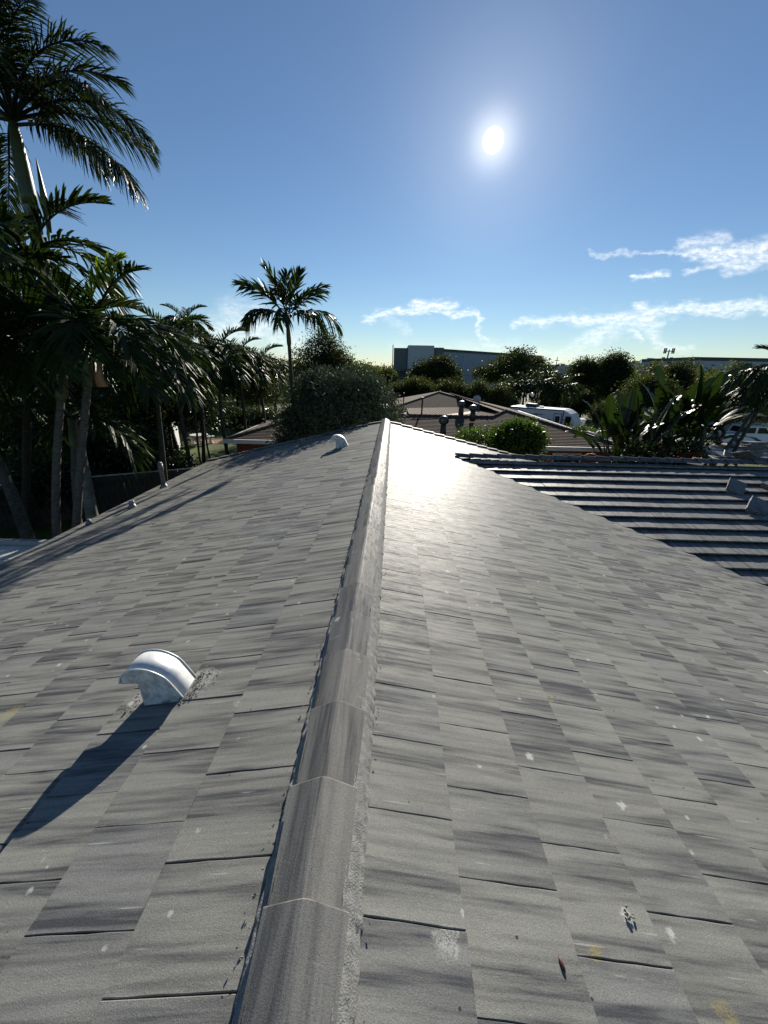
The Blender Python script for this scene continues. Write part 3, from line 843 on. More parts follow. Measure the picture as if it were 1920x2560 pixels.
for k, (x, yv, z, rx, ry, rz, lb) in enumerate([
        (8.25, 10.02, 4.13, .15, .10, 2.9, 'pale edged grey tile lying flat left of the tile stack, first on the ridge'),
        (8.42, 10.10, 4.20, .25, .12, 3.3, 'grey tile resting across another just left of the tile stack'),
        (8.66, 10.15, 4.22, .7, .3, 2.5, 'grey roof tile propped up at a slant beside the tile stack'),
        (8.86, 10.05, 4.16, -.5, .5, 1.9, 'broken looking tile leaning against the left side of the tile stack'),
        (8.02, 10.05, 4.08, .2, -.2, .7, 'dark tile low behind the ridge, farthest left of the loose ones')]):
    loose(Matrix.Translation((x, yv, z)) @ Matrix.Rotation(rx, 4, 'X') @ Matrix.Rotation(ry, 4, 'Y') @ Matrix.Rotation(rz, 4, 'Z'), lb)
for (px, py, n, rz, lb, lean) in [(1592, 1048, 3, .95, 'grey tile in the small slanted stack nearest the ridge at the right edge', .10),
                                  (1640, 1092, 4, .85, 'grey tile in the larger slanted stack lower on the wing slope', .12), (1652, 1052, 4, 1.9, 'grey tile in the stack standing between two slanted stacks at the right edge', -.25)]:
    r_ = view_ray(px, py)                    # where the stack stands on the wing slope
    t = (WZ-SL*WY+.03-CZ)/(r_[2]-SL*r_[1]); p = Vector((r_[0]*t, r_[1]*t, CZ+r_[2]*t))
    for k in range(n):
        lb_ = lb.replace('grey tile', ['lowest tile', 'middle tile', 'top tile'][(k > 0)+(k == n-1)])
        M = Matrix.Translation(p+Vector((random.uniform(-.01, .01), random.uniform(-.01, .01), .045+.031*k))) @ Matrix.Rotation(ALP+lean+.22, 4, 'X') @ Matrix.Rotation(-.06, 4, 'Y') @ Matrix.Rotation(rz+random.uniform(-.05, .05), 4, 'Z')
        loose(M, lb_)
# ------------------------------------------------------------------ plants
def frond_mesh(name, L, n, ll, a0, a1, hang, mat, seed, width=.03, fwd=50, lift=.2, planes=0.0, pet=.18, thick=.022, power=1.25):
    """a feather leaf: rachis starts at the origin going +x at elevation a0 and bends to a1; leaflets hang by 'hang'"""
    r = random.Random(seed); b = MB()
    N = 14; pts = [Vector((0, 0, 0))]; ang = []
    for i in range(N):
        t = (i+.5)/N; a = rad(a0+(a1-a0)*t**power); ang.append(a)
        pts.append(pts[-1]+Vector((math.cos(a), 0, math.sin(a)))*(L/N))
    def rach(t):
        f = min(t*N, N-1e-6); i = int(f); return pts[i].lerp(pts[i+1], f-i), ang[i]
    b.tube([p+Vector((0, .03*L*math.sin(i*.4+seed)*0.3, 0)) for i, p in enumerate(pts)], [thick*(1-.88*i/N) for i in range(N+1)], 5)
    for k in range(n):
        for sd in (-1, 1):
            t = pet+(1-pet)*((k+.5+r.uniform(-.25, .25))/n); t = min(t, .995)
            p, a = rach(t); T = Vector((math.cos(a), 0, math.sin(a))); U = Vector((-math.sin(a), 0, math.cos(a))); Sd = Vector((0, sd, 0))
            fa = rad(fwd*(1.0-.35*t)+r.uniform(-9, 9)); up = lift+planes*r.uniform(-1, 1)
            d = (T*math.cos(fa)+(Sd*math.cos(up)+U*math.sin(up))*math.sin(fa)).normalized()
            env = (math.sin(math.pi*min(1, .16+.80*((t-pet)/(1-pet))))**.55)
            l = ll*env*r.uniform(.85, 1.1); hg = hang*r.uniform(.6, 1.35)
            wv = T.cross(d); wv = d.cross(wv).normalized() if wv.length > 1e-3 else U
            wv = (T-d*T.dot(d)); wv = wv.normalized() if wv.length > 1e-3 else U
            tw = r.uniform(-.9, .9); bn = d.cross(wv); wv = (wv*math.cos(tw)+bn*math.sin(tw))
            vs = []
            for s, ww in ((0, .35), (.35, 1.0), (.72, .75), (1.0, .06)):
                q = p+d*(l*s)+Vector((0, 0, -1))*(l*hg*s*s)
                if hg > .5: q -= d*(l*hg*.25*s*s)
                vs += [q-wv*width*.5*ww, q+wv*width*.5*ww]
            b.add(vs, [(0, 1, 3, 2), (2, 3, 5, 4), (4, 5, 7, 6)])
    return b.mesh(name, mat, fix=False)


FR = {}
def fronds(kind, count, **kw):
    FR[kind] = [frond_mesh('frond', seed=sum(map(ord, kind)) % 97+i*7, **{**kw, 'a0': kw['a0']+random.uniform(-6, 6), 'a1': kw['a1']+random.uniform(-10, 10)}) for i in range(count)]


fronds('royal_up', 2, L=3.8, n=110, ll=.95, a0=62, a1=-18, hang=.35, mat=M_PALMD, width=.042, planes=.55, fwd=52, thick=.05)
fronds('royal_mid', 3, L=4.0, n=118, ll=.95, a0=34, a1=-42, hang=.55, mat=M_PALMD, width=.042, planes=.6, fwd=55, thick=.05)
fronds('royal_low', 3, L=4.3, n=122, ll=.95, a0=2, a1=-52, hang=.65, mat=M_PALMD, width=.042, planes=.6, fwd=55, thick=.05)
fronds('adon_up', 2, L=2.05, n=30, ll=.72, a0=72, a1=-5, hang=.30, mat=M_PALM, width=.060, lift=.75, fwd=55, thick=.03, pet=.15)
fronds('adon_mid', 3, L=2.0, n=34, ll=.78, a0=48, a1=-68, hang=.45, mat=M_PALM, width=.060, lift=.55, fwd=58, thick=.03, pet=.15, power=1.0)
fronds('adon_low', 3, L=2.1, n=34, ll=.80, a0=20, a1=-88, hang=.55, mat=M_PALM, width=.060, lift=.35, fwd=60, thick=.03, pet=.15, power=.9)
fronds('adon_fresh', 1, L=1.95, n=24, ll=.75, a0=84, a1=40, hang=.25, mat=M_PALMY, width=.062, lift=.4, fwd=34, thick=.03)
fronds('slim_up', 2, L=2.1, n=26, ll=.95, a0=80, a1=48, hang=.18, mat=M_PALM, width=.085, lift=.25, fwd=38, thick=.028, planes=.5, pet=.25)
fronds('slim_mid', 3, L=2.3, n=26, ll=.95, a0=60, a1=2, hang=.32, mat=M_PALM, width=.085, lift=.2, fwd=48, thick=.028, planes=.9, pet=.25)
fronds('slim_low', 3, L=2.4, n=22, ll=.90, a0=30, a1=-50, hang=.75, mat=M_PALM, width=.08, lift=.1, fwd=55, thick=.026, planes=.5, pet=.3)
fronds('feather', 3, L=2.6, n=44, ll=.60, a0=45, a1=-75, hang=.8, mat=M_PALM, width=.05, lift=.2, fwd=55, thick=.03, pet=.15, power=1.0)


def trunk_mesh(pts, rs, mat, rings=0.0, n=12, name='trunk'):
    """tapered trunk through pts; ring scars as small steps"""
    pts = [Vector(p) for p in pts]; P, R = [], []
    tot = sum((pts[i+1]-pts[i]).length for i in range(len(pts)-1))
    m = max(8, int(tot/(.075 if rings else .3)))
    m = min(m, 110)
    for k in range(m+1):
        f = k/m*(len(pts)-1); i = min(int(f), len(pts)-2); g = f-i
        p0 = pts[max(i-1, 0)]; p1 = pts[i]; p2 = pts[i+1]; p3 = pts[min(i+2, len(pts)-1)]
        q = .5*((2*p1)+(-p0+p2)*g+(2*p0-5*p1+4*p2-p3)*g*g+(-p0+3*p1-3*p2+p3)*g**3)
        r = rs[i]*(1-g)+rs[i+1]*g
        if rings: r *= 1+rings*((k % 2)-.5)+rings*.5*(hash1(k, 4)-.5)
        else: r *= 1+.10*(hash1(k, 6)-.5)
        P.append(q); R.append(r)
    b = MB(); b.tube(P, R, n)
    return b.mesh(name, mat, smooth=True)


def palm(label, base, top, r0, r1, spec, bend=(0, 0), shaft=.9, rs=.12, bmat=None, smat=None, group=None, name='palm_tree', cat='palm tree', rings=.05, extra=None):
    base = Vector(base); top = Vector(top); rel = top-base
    t = thing(name, label, cat, base, group=group)
    mid = rel*.5+Vector((bend[0], bend[1], 0))
    shd = (rel-mid).normalized()
    tip = rel-shd*shaft
    put('trunk', trunk_mesh([(0, 0, -.05), mid*.55, mid, (mid+tip)*.5+Vector((bend[0], bend[1], 0))*.2, tip], [r0*1.25, r0, (r0+r1)/2, r1, r1*.95], bmat or M_BARKP, rings), t)
    if shaft > 0:
        b = MB(); b.tube([tip-shd*.02, tip+shd*shaft*.12, tip+shd*shaft*.5, tip+shd*shaft*.85, rel+shd*.15], [r1*1.05, rs*1.05, rs*.95, rs*.7, rs*.3], 12)
        put('crownshaft', b.mesh('crownshaft', smat or M_CROWNSH, smooth=True), t)
    for (kind, az, sc, *dzz) in spec:
        fm = FR[kind]; me = fm[random.randrange(len(fm))]
        o = put('frond', me, t)
        o.matrix_basis = Matrix.Translation(rel+Vector((0, 0, (dzz[0] if dzz else 0)))) @ Matrix.Rotation(rad(az+random.uniform(-5, 5)), 4, 'Z') @ Matrix.Rotation(random.uniform(-.12, .12), 4, 'X') @ Matrix.Scale(sc*random.uniform(.95, 1.05), 4)
    if extra: extra(t, rel)
    return t


def ring_spec(rows):
    out = []
    for kind, n, a_off, sc in rows:
        for i in range(n): out.append((kind, a_off+i*360/n+random.uniform(-12, 12), sc*random.uniform(.9, 1.05)))
    return out


# royal palm, far left
rc = at(28, 262, 11.5)
def royal_extra(t, rel):
    b = MB(); r = random.Random(4)
    for k in range(46):                        # dry flower stalk under the crownshaft
        p = rel+Vector((.30, 0, -1.75)); d = Vector((1, r.uniform(-.4, .4), r.uniform(-.15, .75))).normalized()
        q = p+d*.45; e = q+Vector((d.x*.5, d.y*.6, d.z*.3-.25))*r.uniform(.5, .9)
        b.tube([p, q, e], [.010, .007, .003], 4)
    put('flower_stalk', b.mesh('flower_stalk', M_DRY), t)
    b = MB(); b.tube([rel+Vector((.24, 0, -2.2)), rel+Vector((.30, 0, -1.6)), rel+Vector((.36, -.02, -.7))], [.05, .085, .01], 8)
    put('spathe', b.mesh('spathe', M_CROWNSH, smooth=True), t)
palm('tall royal palm with a pale trunk rising above all others at the left edge', (-8.85, 10.3, 0), rc, .15, .15,
     [('royal_low', -4, 0.84, -.05), ('royal_mid', -16, 0.77), ('royal_mid', 12, 0.82), ('royal_up', -28, 0.80), ('royal_up', 25, 0.76), ('royal_mid', 42, 0.80), ('royal_low', 200, 0.84), ('royal_mid', 165, 0.84),
      ('royal_up', 190, 0.80), ('royal_up', 110, 0.76), ('royal_mid', 235, 0.84), ('royal_mid', 270, 0.76), ('royal_up', 300, 0.77), ('royal_low', 140, 0.80), ('royal_mid', 85, 0.76), ('royal_up', 250, 0.76), ('royal_up', 5, 0.84), ('royal_up', -50, 0.84), ('royal_mid', -60, 0.84), ('royal_up', -90, 0.80), ('royal_up', 60, 0.76)],
     bend=(.05, 0), shaft=1.7, rs=.165, bmat=M_BARKR, name='royal_palm', rings=.02, extra=royal_extra)

# clump of three adonidia palms right beside the left eave
def sheath_extra(t, rel):
    b = MB(); b.tube([rel+Vector((.02, -.02, -.98)), rel+Vector((.035, -.03, -.55)), rel+Vector((.03, -.02, -.05))], [.115, .15, .09], 12)
    put('dry_sheath', b.mesh('dry_sheath', M_SHEATH, smooth=True), t)
G3 = 'palms in the clump beside the left eave'
pB = at(198, 735, 9.2)
palm('palm with a peeling tan sheath, in the clump beside the left eave', (-8.02, 8.0, 0), pB, .095, .08,
     [('adon_fresh', 20, 1.0), ('adon_up', -20, 1.05), ('adon_up', 160, 1.0), ('adon_mid', 0, 1.15), ('adon_mid', -35, 1.1), ('adon_mid', 40, 1.1), ('adon_low', 10, 1.1), ('adon_mid', -60, 1.05), ('adon_low', -15, 1.05),
      ('adon_mid', 120, 1.0), ('adon_mid', 200, 1.1), ('adon_mid', 240, 1.0), ('adon_low', 90, 1.0), ('adon_up', 275, 1.0), ('adon_mid', 300, 1.1)],
     bend=(-.05, 0), shaft=1.0, rs=.12, group=G3, extra=sheath_extra)
pA = at(136, 770, 8.9)
palm('palm with a smooth green crownshaft, leftmost trunk of the clump by the left eave', (-8.12, 7.75, 0), pA, .09, .078,
     [('adon_up', 60, 1.1), ('adon_up', 230, 1.1), ('adon_mid', 170, 1.15), ('adon_mid', 215, 1.2), ('adon_mid', 130, 1.1), ('adon_low', 185, 1.15), ('adon_mid', 250, 1.1), ('adon_up', 275, 1.1), ('adon_mid', 20, 1.1), ('adon_low', 150, 1.1), ('adon_mid', 310, 1.0), ('adon_mid', 330, 1.05)],
     bend=(-.12, 0), shaft=.95, rs=.11, group=G3)
pC = at(155, 905, 10.2)
palm('shorter palm with a pale green crownshaft behind the two front trunks of the clump', (-7.55, 8.35, 0), pC, .07, .065,
     [('adon_up', 80, .9), ('adon_mid', 100, 1.0), ('adon_mid', 200, 1.0), ('adon_low', 0, 1.0), ('adon_low', 60, 1.0), ('adon_mid', 330, .95), ('adon_low', 150, .9)],
     bend=(-.2, 0), shaft=.75, rs=.10, group=G3)
q1 = at(62, 560, 10.4)
palm('bushy palm crown in front of the royal palm trunk at the left edge', (q1.x-5.5, 13.5, 0), q1, .12, .10,
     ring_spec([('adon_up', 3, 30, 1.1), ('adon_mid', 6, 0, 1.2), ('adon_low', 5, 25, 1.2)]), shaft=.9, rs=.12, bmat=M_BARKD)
q2 = at(-10, 700, 9.2)
palm('dense palm cut off by the left edge below the royal palm', (q2.x-2.6, 9.4, 0), q2, .12, .10,
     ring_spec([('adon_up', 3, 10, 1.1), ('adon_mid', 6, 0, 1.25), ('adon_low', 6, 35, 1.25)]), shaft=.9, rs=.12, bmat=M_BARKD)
q3 = at(-70, 850, 11.0)
palm('pale leaning palm trunk at the lower left edge beside the white patio roof', (-9.85, 9.4, 0), q3, .16, .12, ring_spec([('adon_mid', 5, 0, 1.1), ('adon_low', 4, 25, 1.1)]), bend=(.1, 0), shaft=.8, rs=.13)
q4 = at(330, 770, 13.5)
palm('drooping palm just right of the clump by the left eave, against the dark trees', (q4.x-.6, 13.6, 0), q4, .10, .08,
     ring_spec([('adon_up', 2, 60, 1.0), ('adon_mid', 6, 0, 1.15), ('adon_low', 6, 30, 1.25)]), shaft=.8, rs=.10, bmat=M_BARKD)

# row of palms on the lawn further back
GM = 'palms standing in a row on the lawn behind the roof'
mids = [(372, 742, 19, 'first palm of the lawn row, half hidden by the near clump'), (418, 790, 22, 'palm of the lawn row with two thin leaning trunks beside it'), (468, 768, 21, 'bushiest palm of the lawn row, straight dark trunk at the roof edge'),
        (512, 778, 23.5, 'palm of the lawn row next before the brown roof corner'), (556, 790, 26, 'last palm of the lawn row, behind the brown roof corner'), (400, 700, 33, 'tallest pale palm crown peeking above the lawn row'),
        (345, 830, 24, 'low palm of the lawn row in front of the white shed')]
for (px, py, Y, lb) in mids:
    p = at(px, py, Y)
    palm(lb, (p.x+random.uniform(-.3, .3), Y+random.uniform(-.3, .3), 0), p, .10, .08, ring_spec([('adon_up', 3, 0, 1.0), ('adon_mid', 7, 0, 1.15), ('adon_low', 7, 30, 1.2)]), bend=(random.uniform(-.2, .2), 0), shaft=.8, rs=.10, bmat=M_BARKD, group=GM)
for (px, y0, y1, Y, lb) in [(432, 880, 985, 21.5, 'thin bare leaning trunk with a curved foot on the lawn'), (447, 870, 950, 23, 'second thin bare trunk leaning beside the stone table')]:
    a_ = at(px-12, y0, Y); f_ = at(px+8, y1, Y)
    t = thing('thin_tree', lb, 'tree', (f_.x, Y, 0))
    put('trunk', trunk_mesh([(.1, 0, -.05), (0, 0, .3), (-.25, 0, 1.2), ((a_.x-f_.x), 0, a_.z), ((a_.x-f_.x)*1.5, 0, a_.z+1.2)], [.07, .065, .055, .05, .03], M_BARKP, 0, 8), t)

# slim palm standing alone behind the roof
pc = at(621, 690, 16.2)
palm('slim dark palm standing alone against the sky behind the silver bush', (pc.x+.02, 16.25, 0), pc, .085, .07,
     [('slim_up', 85, 0.90), ('slim_up', 200, 0.86), ('slim_up', 330, 0.77), ('slim_mid', 178, 1.02), ('slim_mid', 195, 0.90), ('slim_mid', 20, 0.77), ('slim_mid', 350, 0.82), ('slim_low', 2, 0.95), 
      ('slim_low', 40, 0.72), ('slim_low', 190, 0.72), ('slim_low', 230, 0.77), ('slim_low', 280, 0.72), ('slim_low', 120, 0.72), ('slim_mid', 270, 0.77), ('slim_low', 210, 0.76), ('slim_low', 320, 0.76), ('slim_mid', 90, 0.77)], shaft=.9, rs=.085, bend=(0, 0), bmat=M_BARKD)


# ---- broadleaf trees and bushes
def leaf_cloud(r, lobes, n, size, clump=26, spread=.32, aspect=.45, upbias=.5, shell=.5, lift=0.0):
    """n leaf blades gathered in clumps over the lobes (centre, radii)"""
    lobes = [(np.array(c, float), np.array(s, float)) for c, s in lobes]
    wgt = np.array([np.prod(s)**.67 for _, s in lobes]); wgt /= wgt.sum()
    nc = max(1, n//clump)
    li = r.choice(len(lobes), nc, p=wgt)
    d = unit(r.normal(size=(nc, 3))); rad_ = (shell+(1-shell)*r.random(nc)**.5)[:, None]
    cc = np.array([lobes[i][0] for i in li])+d*rad_*np.array([lobes[i][1] for i in li])
    csz = spread*(.6+.9*r.random(nc))
    idx = np.repeat(np.arange(nc), clump)
    P = cc[idx]+np.clip(r.normal(size=(len(idx), 3)), -1.7, 1.7)*csz[idx][:, None]*np.array([1, 1, .75])
    out = unit(P-cc[idx]+d[idx]*.4+np.array([0, 0, lift]))
    ax = unit(out+r.normal(size=P.shape)*.7)
    nr = unit(np.cross(ax, r.normal(size=P.shape))+np.array([0, 0, upbias]))
    sd = unit(np.cross(nr, ax))
    ln = size*(.6+.8*r.random(len(P)))[:, None]; wd = ln*aspect*.5
    bend = np.array([0, 0, -.15])*ln
    V = np.stack([P, P+ax*ln*.5+sd*wd, P+ax*ln+bend, P+ax*ln*.5-sd*wd], 1)
    return V


TREE_N = [0]
def tree(label, base, lobes, n, size, mat, cat='tree', name='tree', group=None, trunk=True, tr=.2, bmat=None, limbs=5, **kw):
    """lobes relative to the base; trunk with limbs reaching into the lobes"""
    TREE_N[0] += 1; r = np.random.default_rng(100+TREE_N[0])
    t = thing(name, label, cat, base, group=group)
    V = leaf_cloud(r, lobes, int(n*1.5), size*1.08, **kw)
    put('crown', quads_mesh('crown', V, mat), t)
    if trunk:
        b = MB(); cz = min(c[2]-s[2]*.5 for c, s in lobes); cz = max(cz, .5)
        cx = sum(c[0] for c, s in lobes)/len(lobes)*.4; cy = sum(c[1] for c, s in lobes)/len(lobes)*.4
        fork = Vector((cx, cy, cz))
        b.tube([(0, 0, -.1), (cx*.3, cy*.3, cz*.4), fork], [tr*1.25, tr, tr*.75], 9)
        for c, s in lobes[:8]:
            e = Vector(c)+Vector((0, 0, s[2]*.25)); m_ = fork.lerp(e, .5)+Vector((0, 0, -.1*s[2]))
            b.tube([fork+Vector((0, 0, -.1)), m_, e], [tr*.6, tr*.4, tr*.1], 6)
            for q in range(limbs):
                e2 = Vector(c)+Vector((r.uniform(-1, 1)*s[0], r.uniform(-1, 1)*s[1], r.uniform(-.4, .9)*s[2]))*.8
                b.tube([m_, m_.lerp(e2, .5)+Vector((0, 0, .1)), e2], [tr*.3, tr*.2, tr*.05], 5)
        put('trunk', b.mesh('trunk', bmat or M_BARKT, smooth=True), t)
    return t


def lobes_dome(w_, d_, z0, z1, n, seed, k=.42):
    r = random.Random(seed); out = []
    for i in range(n):
        a = r.uniform(0, 6.283); q = math.sqrt(r.random())
        h = z0+(z1-z0)*(.30+.62*(1-q*q*.75)*r.uniform(.75, 1.0))
        s = k*r.uniform(.75, 1.15)
        out.append(((math.cos(a)*q*w_*.72, math.sin(a)*q*d_*.72, h-(z1-z0)*.12), (w_*s, d_*s, (z1-z0)*s*.55)))
    return out


# dark mass on the left: separate broad-leaved trees in the shade of each other
GL = 'dark broad leaved trees crowding behind the palms on the left'
for i, (px, py, Y, wd, dp, mt, sz, n, lb) in enumerate([
        (20, 640, 17, 3.6, 3.2, M_BROAD, .20, 9000, 'tallest dark glossy tree at the left edge, behind the near palms'),
        (150, 760, 20, 3.2, 3.0, M_BROAD, .20, 8000, 'dark glossy tree straight behind the two near palm trunks'),
        (260, 745, 22, 3.4, 3.0, M_BROAD2, .18, 9000, 'dark olive tree between the near palms and the white shed'),
        (340, 735, 25, 3.6, 3.0, M_BROAD, .18, 9000, 'dark tree rising above the white shed'),
        (455, 745, 47, 4.6, 3.5, M_BROAD2, .18, 8000, 'dark tree behind the lawn row of palms'),
        (545, 755, 48, 5.0, 3.5, M_BROAD2, .18, 8000, 'dark tree between the lawn palms and the slim palm')]):
    p = at(px, py, Y)
    tree(lb, (p.x, Y, 0), lobes_dome(wd, dp, 1.2, p.z, 11, 40+i), n, sz, mt, group=GL, tr=.22, spread=.34, aspect=.42)
for i, (px, py, Y, wd, hh, mt, lb) in enumerate([
        (60, 985, 14.5, 2.2, 0, M_BROAD, 'dark shrub at the left edge above the pale fence rail'), (150, 975, 16.5, 2.0, 0, M_BROAD2, 'shrub with pale leaf tips between the near palm trunks and the fence'),
        (285, 915, 17.5, 2.0, 0, M_BROAD, 'glossy shrub left of the white shed, over the fence'), (335, 965, 18.5, 2.0, 0, M_BROAD, 'low glossy shrub in front of the white shed by the tall vent pipe'),
        (225, 890, 18.5, 2.4, 0, M_BROAD, 'large shrub behind the right trunk of the near palm clump')]):
    p = at(px, py, Y)
    tree(lb, (p.x, Y, 0), lobes_dome(wd, wd*.8, .1, p.z, 7, 70+i, .5), 3600, .19, mt, cat='shrub', name='shrub', group='shrubs in the shade along the left fence', tr=.06, spread=.26, limbs=2, aspect=.42)

for i, (px, py, Y) in enumerate([(395, 885, 43), (440, 880, 41), (485, 883, 42), (530, 880, 40), (570, 880, 38)]):
    p = at(px, py, Y)
    tree('shaded shrub of the hedge behind the stone table, '+['first from the left', 'second from the left', 'middle one', 'next to last', 'last, against the brown roof corner'][i], (p.x, Y, 0), lobes_dome(1.7, 1.3, 0, p.z, 7, 170+i, .5), 3000, .2, M_HEDGE if i % 2 else M_BROAD, cat='shrub', name='shrub', group='hedge shrubs behind the stone table', tr=.06, spread=.28, limbs=1)
GQ = 'taller dark trees in the second row behind the left ones'
for i, (px, py, Y, wd, lb) in enumerate([(-120, 700, 24, 4.2, 'second row tree cut off by the left edge'), (60, 720, 30, 4.5, 'second row tree behind the tallest dark glossy one'), (200, 735, 32, 4.5, 'second row tree behind the clump of three palms'),
        (310, 740, 36, 5.0, 'second row tree behind the white shed'), (400, 748, 56, 5.0, 'second row tree under the pale palm crown'), (500, 752, 58, 5.0, 'second row tree behind the lawn row of palms'), (585, 757, 58, 5.0, 'second row tree just left of the slim palm trunk')]):
    p = at(px, py, Y)
    tree(lb, (p.x, Y, 0), lobes_dome(wd, 3.0, 0.0, p.z, 16, 140+i, .46), 9000, .24, [M_BROAD, M_BROAD2][i % 2], group=GQ, tr=.2, spread=.42, aspect=.5, limbs=1)
# silver bush behind the roof
pb = at(712, 800, 18.8)
lob = []
rb = random.Random(3)
for i in range(20):
    px = 622+i*11.3; top = (885 if px < 640 else 832 if px < 660 else 806 if px < 770 else 815 if px < 820 else 850)+rb.uniform(-10, 14)
    Yq = 14.9+rb.uniform(0, 2.3); q = at(px, top, Yq)
    lob.append(((q.x, Yq, q.z-.65), (.53, .55, .75)))
    q2 = at(px+rb.uniform(-8, 8), top+75, Yq-.3); lob.append(((q2.x, Yq-.3, q2.z-.5), (.68, .6, .8)))
cxy = sum(c[0] for c, s in lob)/len(lob)
lob = [((c[0]-cxy, c[1]-16.0, c[2]), s) for c, s in lob]
tree('wide silvery green bush behind the far left end of the grey roof', (cxy, 16.0, 0), lob, 34000, .125, M_SILVER, cat='bush', name='silver_bush', tr=.12, spread=.20, limbs=1, aspect=.42, lift=1.1, clump=22, upbias=.2, shell=.6)

# round trees further off
def mass_tree(label, px0, px1, ptop, Y, n, sz, mat, seed, group=None, z0=1.0, lob_n=14, spread=.4, k=.42, cat='tree', **kw):
    n, sz = int(n*1.7), sz*.74
    a_, c_, e_ = at(px0, ptop, Y), at((px0+px1)/2, ptop, Y), at(px1, ptop, Y)
    wd = (e_.x-a_.x)/2
    return tree(label, (c_.x, Y, 0), lobes_dome(wd, wd*.9, z0, c_.z, lob_n, seed, k), n, sz, mat, group=group, tr=max(.15, wd*.05), spread=spread, cat=cat, **kw)


mass_tree('large rounded dark tree right behind the slim palm', 618, 768, 708, 42, 16000, .26, M_BROAD2, 1, z0=1.5, lob_n=16, spread=.42, limbs=2)
mass_tree('dark rounded tree standing in front of the long warehouse, left one', 893, 998, 767, 95, 9000, .55, M_BROAD2, 2, z0=1.5, spread=.75, limbs=2)
# spreading flat-topped tree
p = at(1112, 752, 80); lob = []
rb = random.Random(12)
for (px, py, w_) in [(1050, 800, 3.2), (1085, 785, 3.4), (1118, 772, 3.0), (1128, 756, 2.6), (1150, 778, 3.2), (1172, 800, 3.2), (1110, 800, 4.2), (1140, 806, 4.0), (1075, 810, 3.2), (1165, 818, 3.0)]:
    q = at(px, py, 80+rb.uniform(-2, 2)); lob.append(((q.x-p.x, rb.uniform(-2, 2), q.z-.4), (w_, w_, .55)))
tree('wide flat layered tree in front of the right end of the warehouse', (p.x, 80, 0), lob, 9000, .42, M_BROAD2, tr=.4, spread=.5, limbs=3, shell=.2)
mass_tree('sparse spiky tree left of the dense one on the skyline', 1232, 1300, 764, 62, 4200, .34, M_BROAD2, 4, z0=2.5, spread=.55, limbs=5, lob_n=12, k=.36)
mass_tree('dense dark tree on the skyline left of the banana clumps', 1288, 1376, 752, 60, 9000, .34, M_BROAD2, 5, z0=1.5, spread=.45, limbs=3)
mass_tree('dark skyline tree below the cell mast', 1392, 1440, 776, 56, 4500, .30, M_BROAD2, 6, spread=.4)
mass_tree('dark skyline tree just right of the cell mast', 1440, 1520, 771, 54, 8000, .30, M_BROAD2, 7, spread=.42)
mass_tree('dark tree in front of the pale building at the right edge', 1570, 1662, 775, 52, 9000, .30, M_BROAD2, 8, spread=.42)
mass_tree('yellowish green bushy tree behind the left banana clump', 1340, 1480, 806, 44, 9000, .26, M_HEDGE, 9, spread=.40)
mass_tree('leafy tree behind the right banana clump, before the skyline tree', 1500, 1680, 806, 40, 10000, .24, M_HEDGE, 10, spread=.40)
mass_tree('dark bush behind the camper trailer, right of it', 1290, 1345, 862, 46, 4500, .24, M_BROAD2, 11, z0=.2, cat='bush')
GH = 'clipped trees in the long row behind the brown roof'
for i in range(10):
    px = 862+i*25
    mass_tree(['shaded hedge tree', 'hedge tree'][i % 2]+' '+['at the left end of the row, by the silver bush', 'second of the row, under the warehouse canopy', 'third of the row, left of the roof peak', 'fourth of the row, straight above the roof peak', 'fifth of the row, just right of the roof peak',
              'sixth of the row, below the rounded warehouse tree', 'with the palest sunlit top, mid row', 'eighth of the row, before the layered tree', 'ninth of the row, above the turbine vents', 'closing the row on the right, tallest'][i],
              px-20, px+22, 815+random.uniform(-5, 6)+(4 if i > 6 else 0), 50+random.uniform(-1, 1), 4000, .24, M_HEDGE, 30+i, group=GH, z0=.2, lob_n=8, spread=.36, k=.5, limbs=1)
GF = 'low palms growing behind the camper trailer'
for i, (px, py, Y, lb) in enumerate([(1105, 838, 54, 'low palm left of the lamp post, behind the camper'), (1135, 832, 56, 'low palm above the camper roof box'), (1165, 830, 53, 'palm above the middle of the camper'), (1195, 836, 55, 'palm above the camper door'), (1222, 838, 52, 'palm above the camper nose'), (1182, 812, 60, 'taller palm behind the low ones over the camper')]):
    p = at(px, py, Y); palm(lb, (p.x, Y, 0), p, .16, .12, ring_spec([('adon_up', 3, 0, 1.3), ('adon_mid', 6, 0, 1.35), ('adon_low', 6, 30, 1.4)]), shaft=.6, rs=.12, group=GF)
for i, (px0, px1, py, Y, lb) in enumerate([(1080, 1120, 850, 58, 'bright leafy bush beside the white globe lamp'), (1150, 1260, 845, 60, 'dark leafy backdrop bush behind the camper palms'), (1225, 1300, 850, 56, 'leafy bush behind the camper nose')]):
    mass_tree(lb, px0, px1, py, Y, 5000, .26, [M_LIME, M_HEDGE, M_HEDGE][i], 60+i, z0=.2, cat='bush', k=.5)
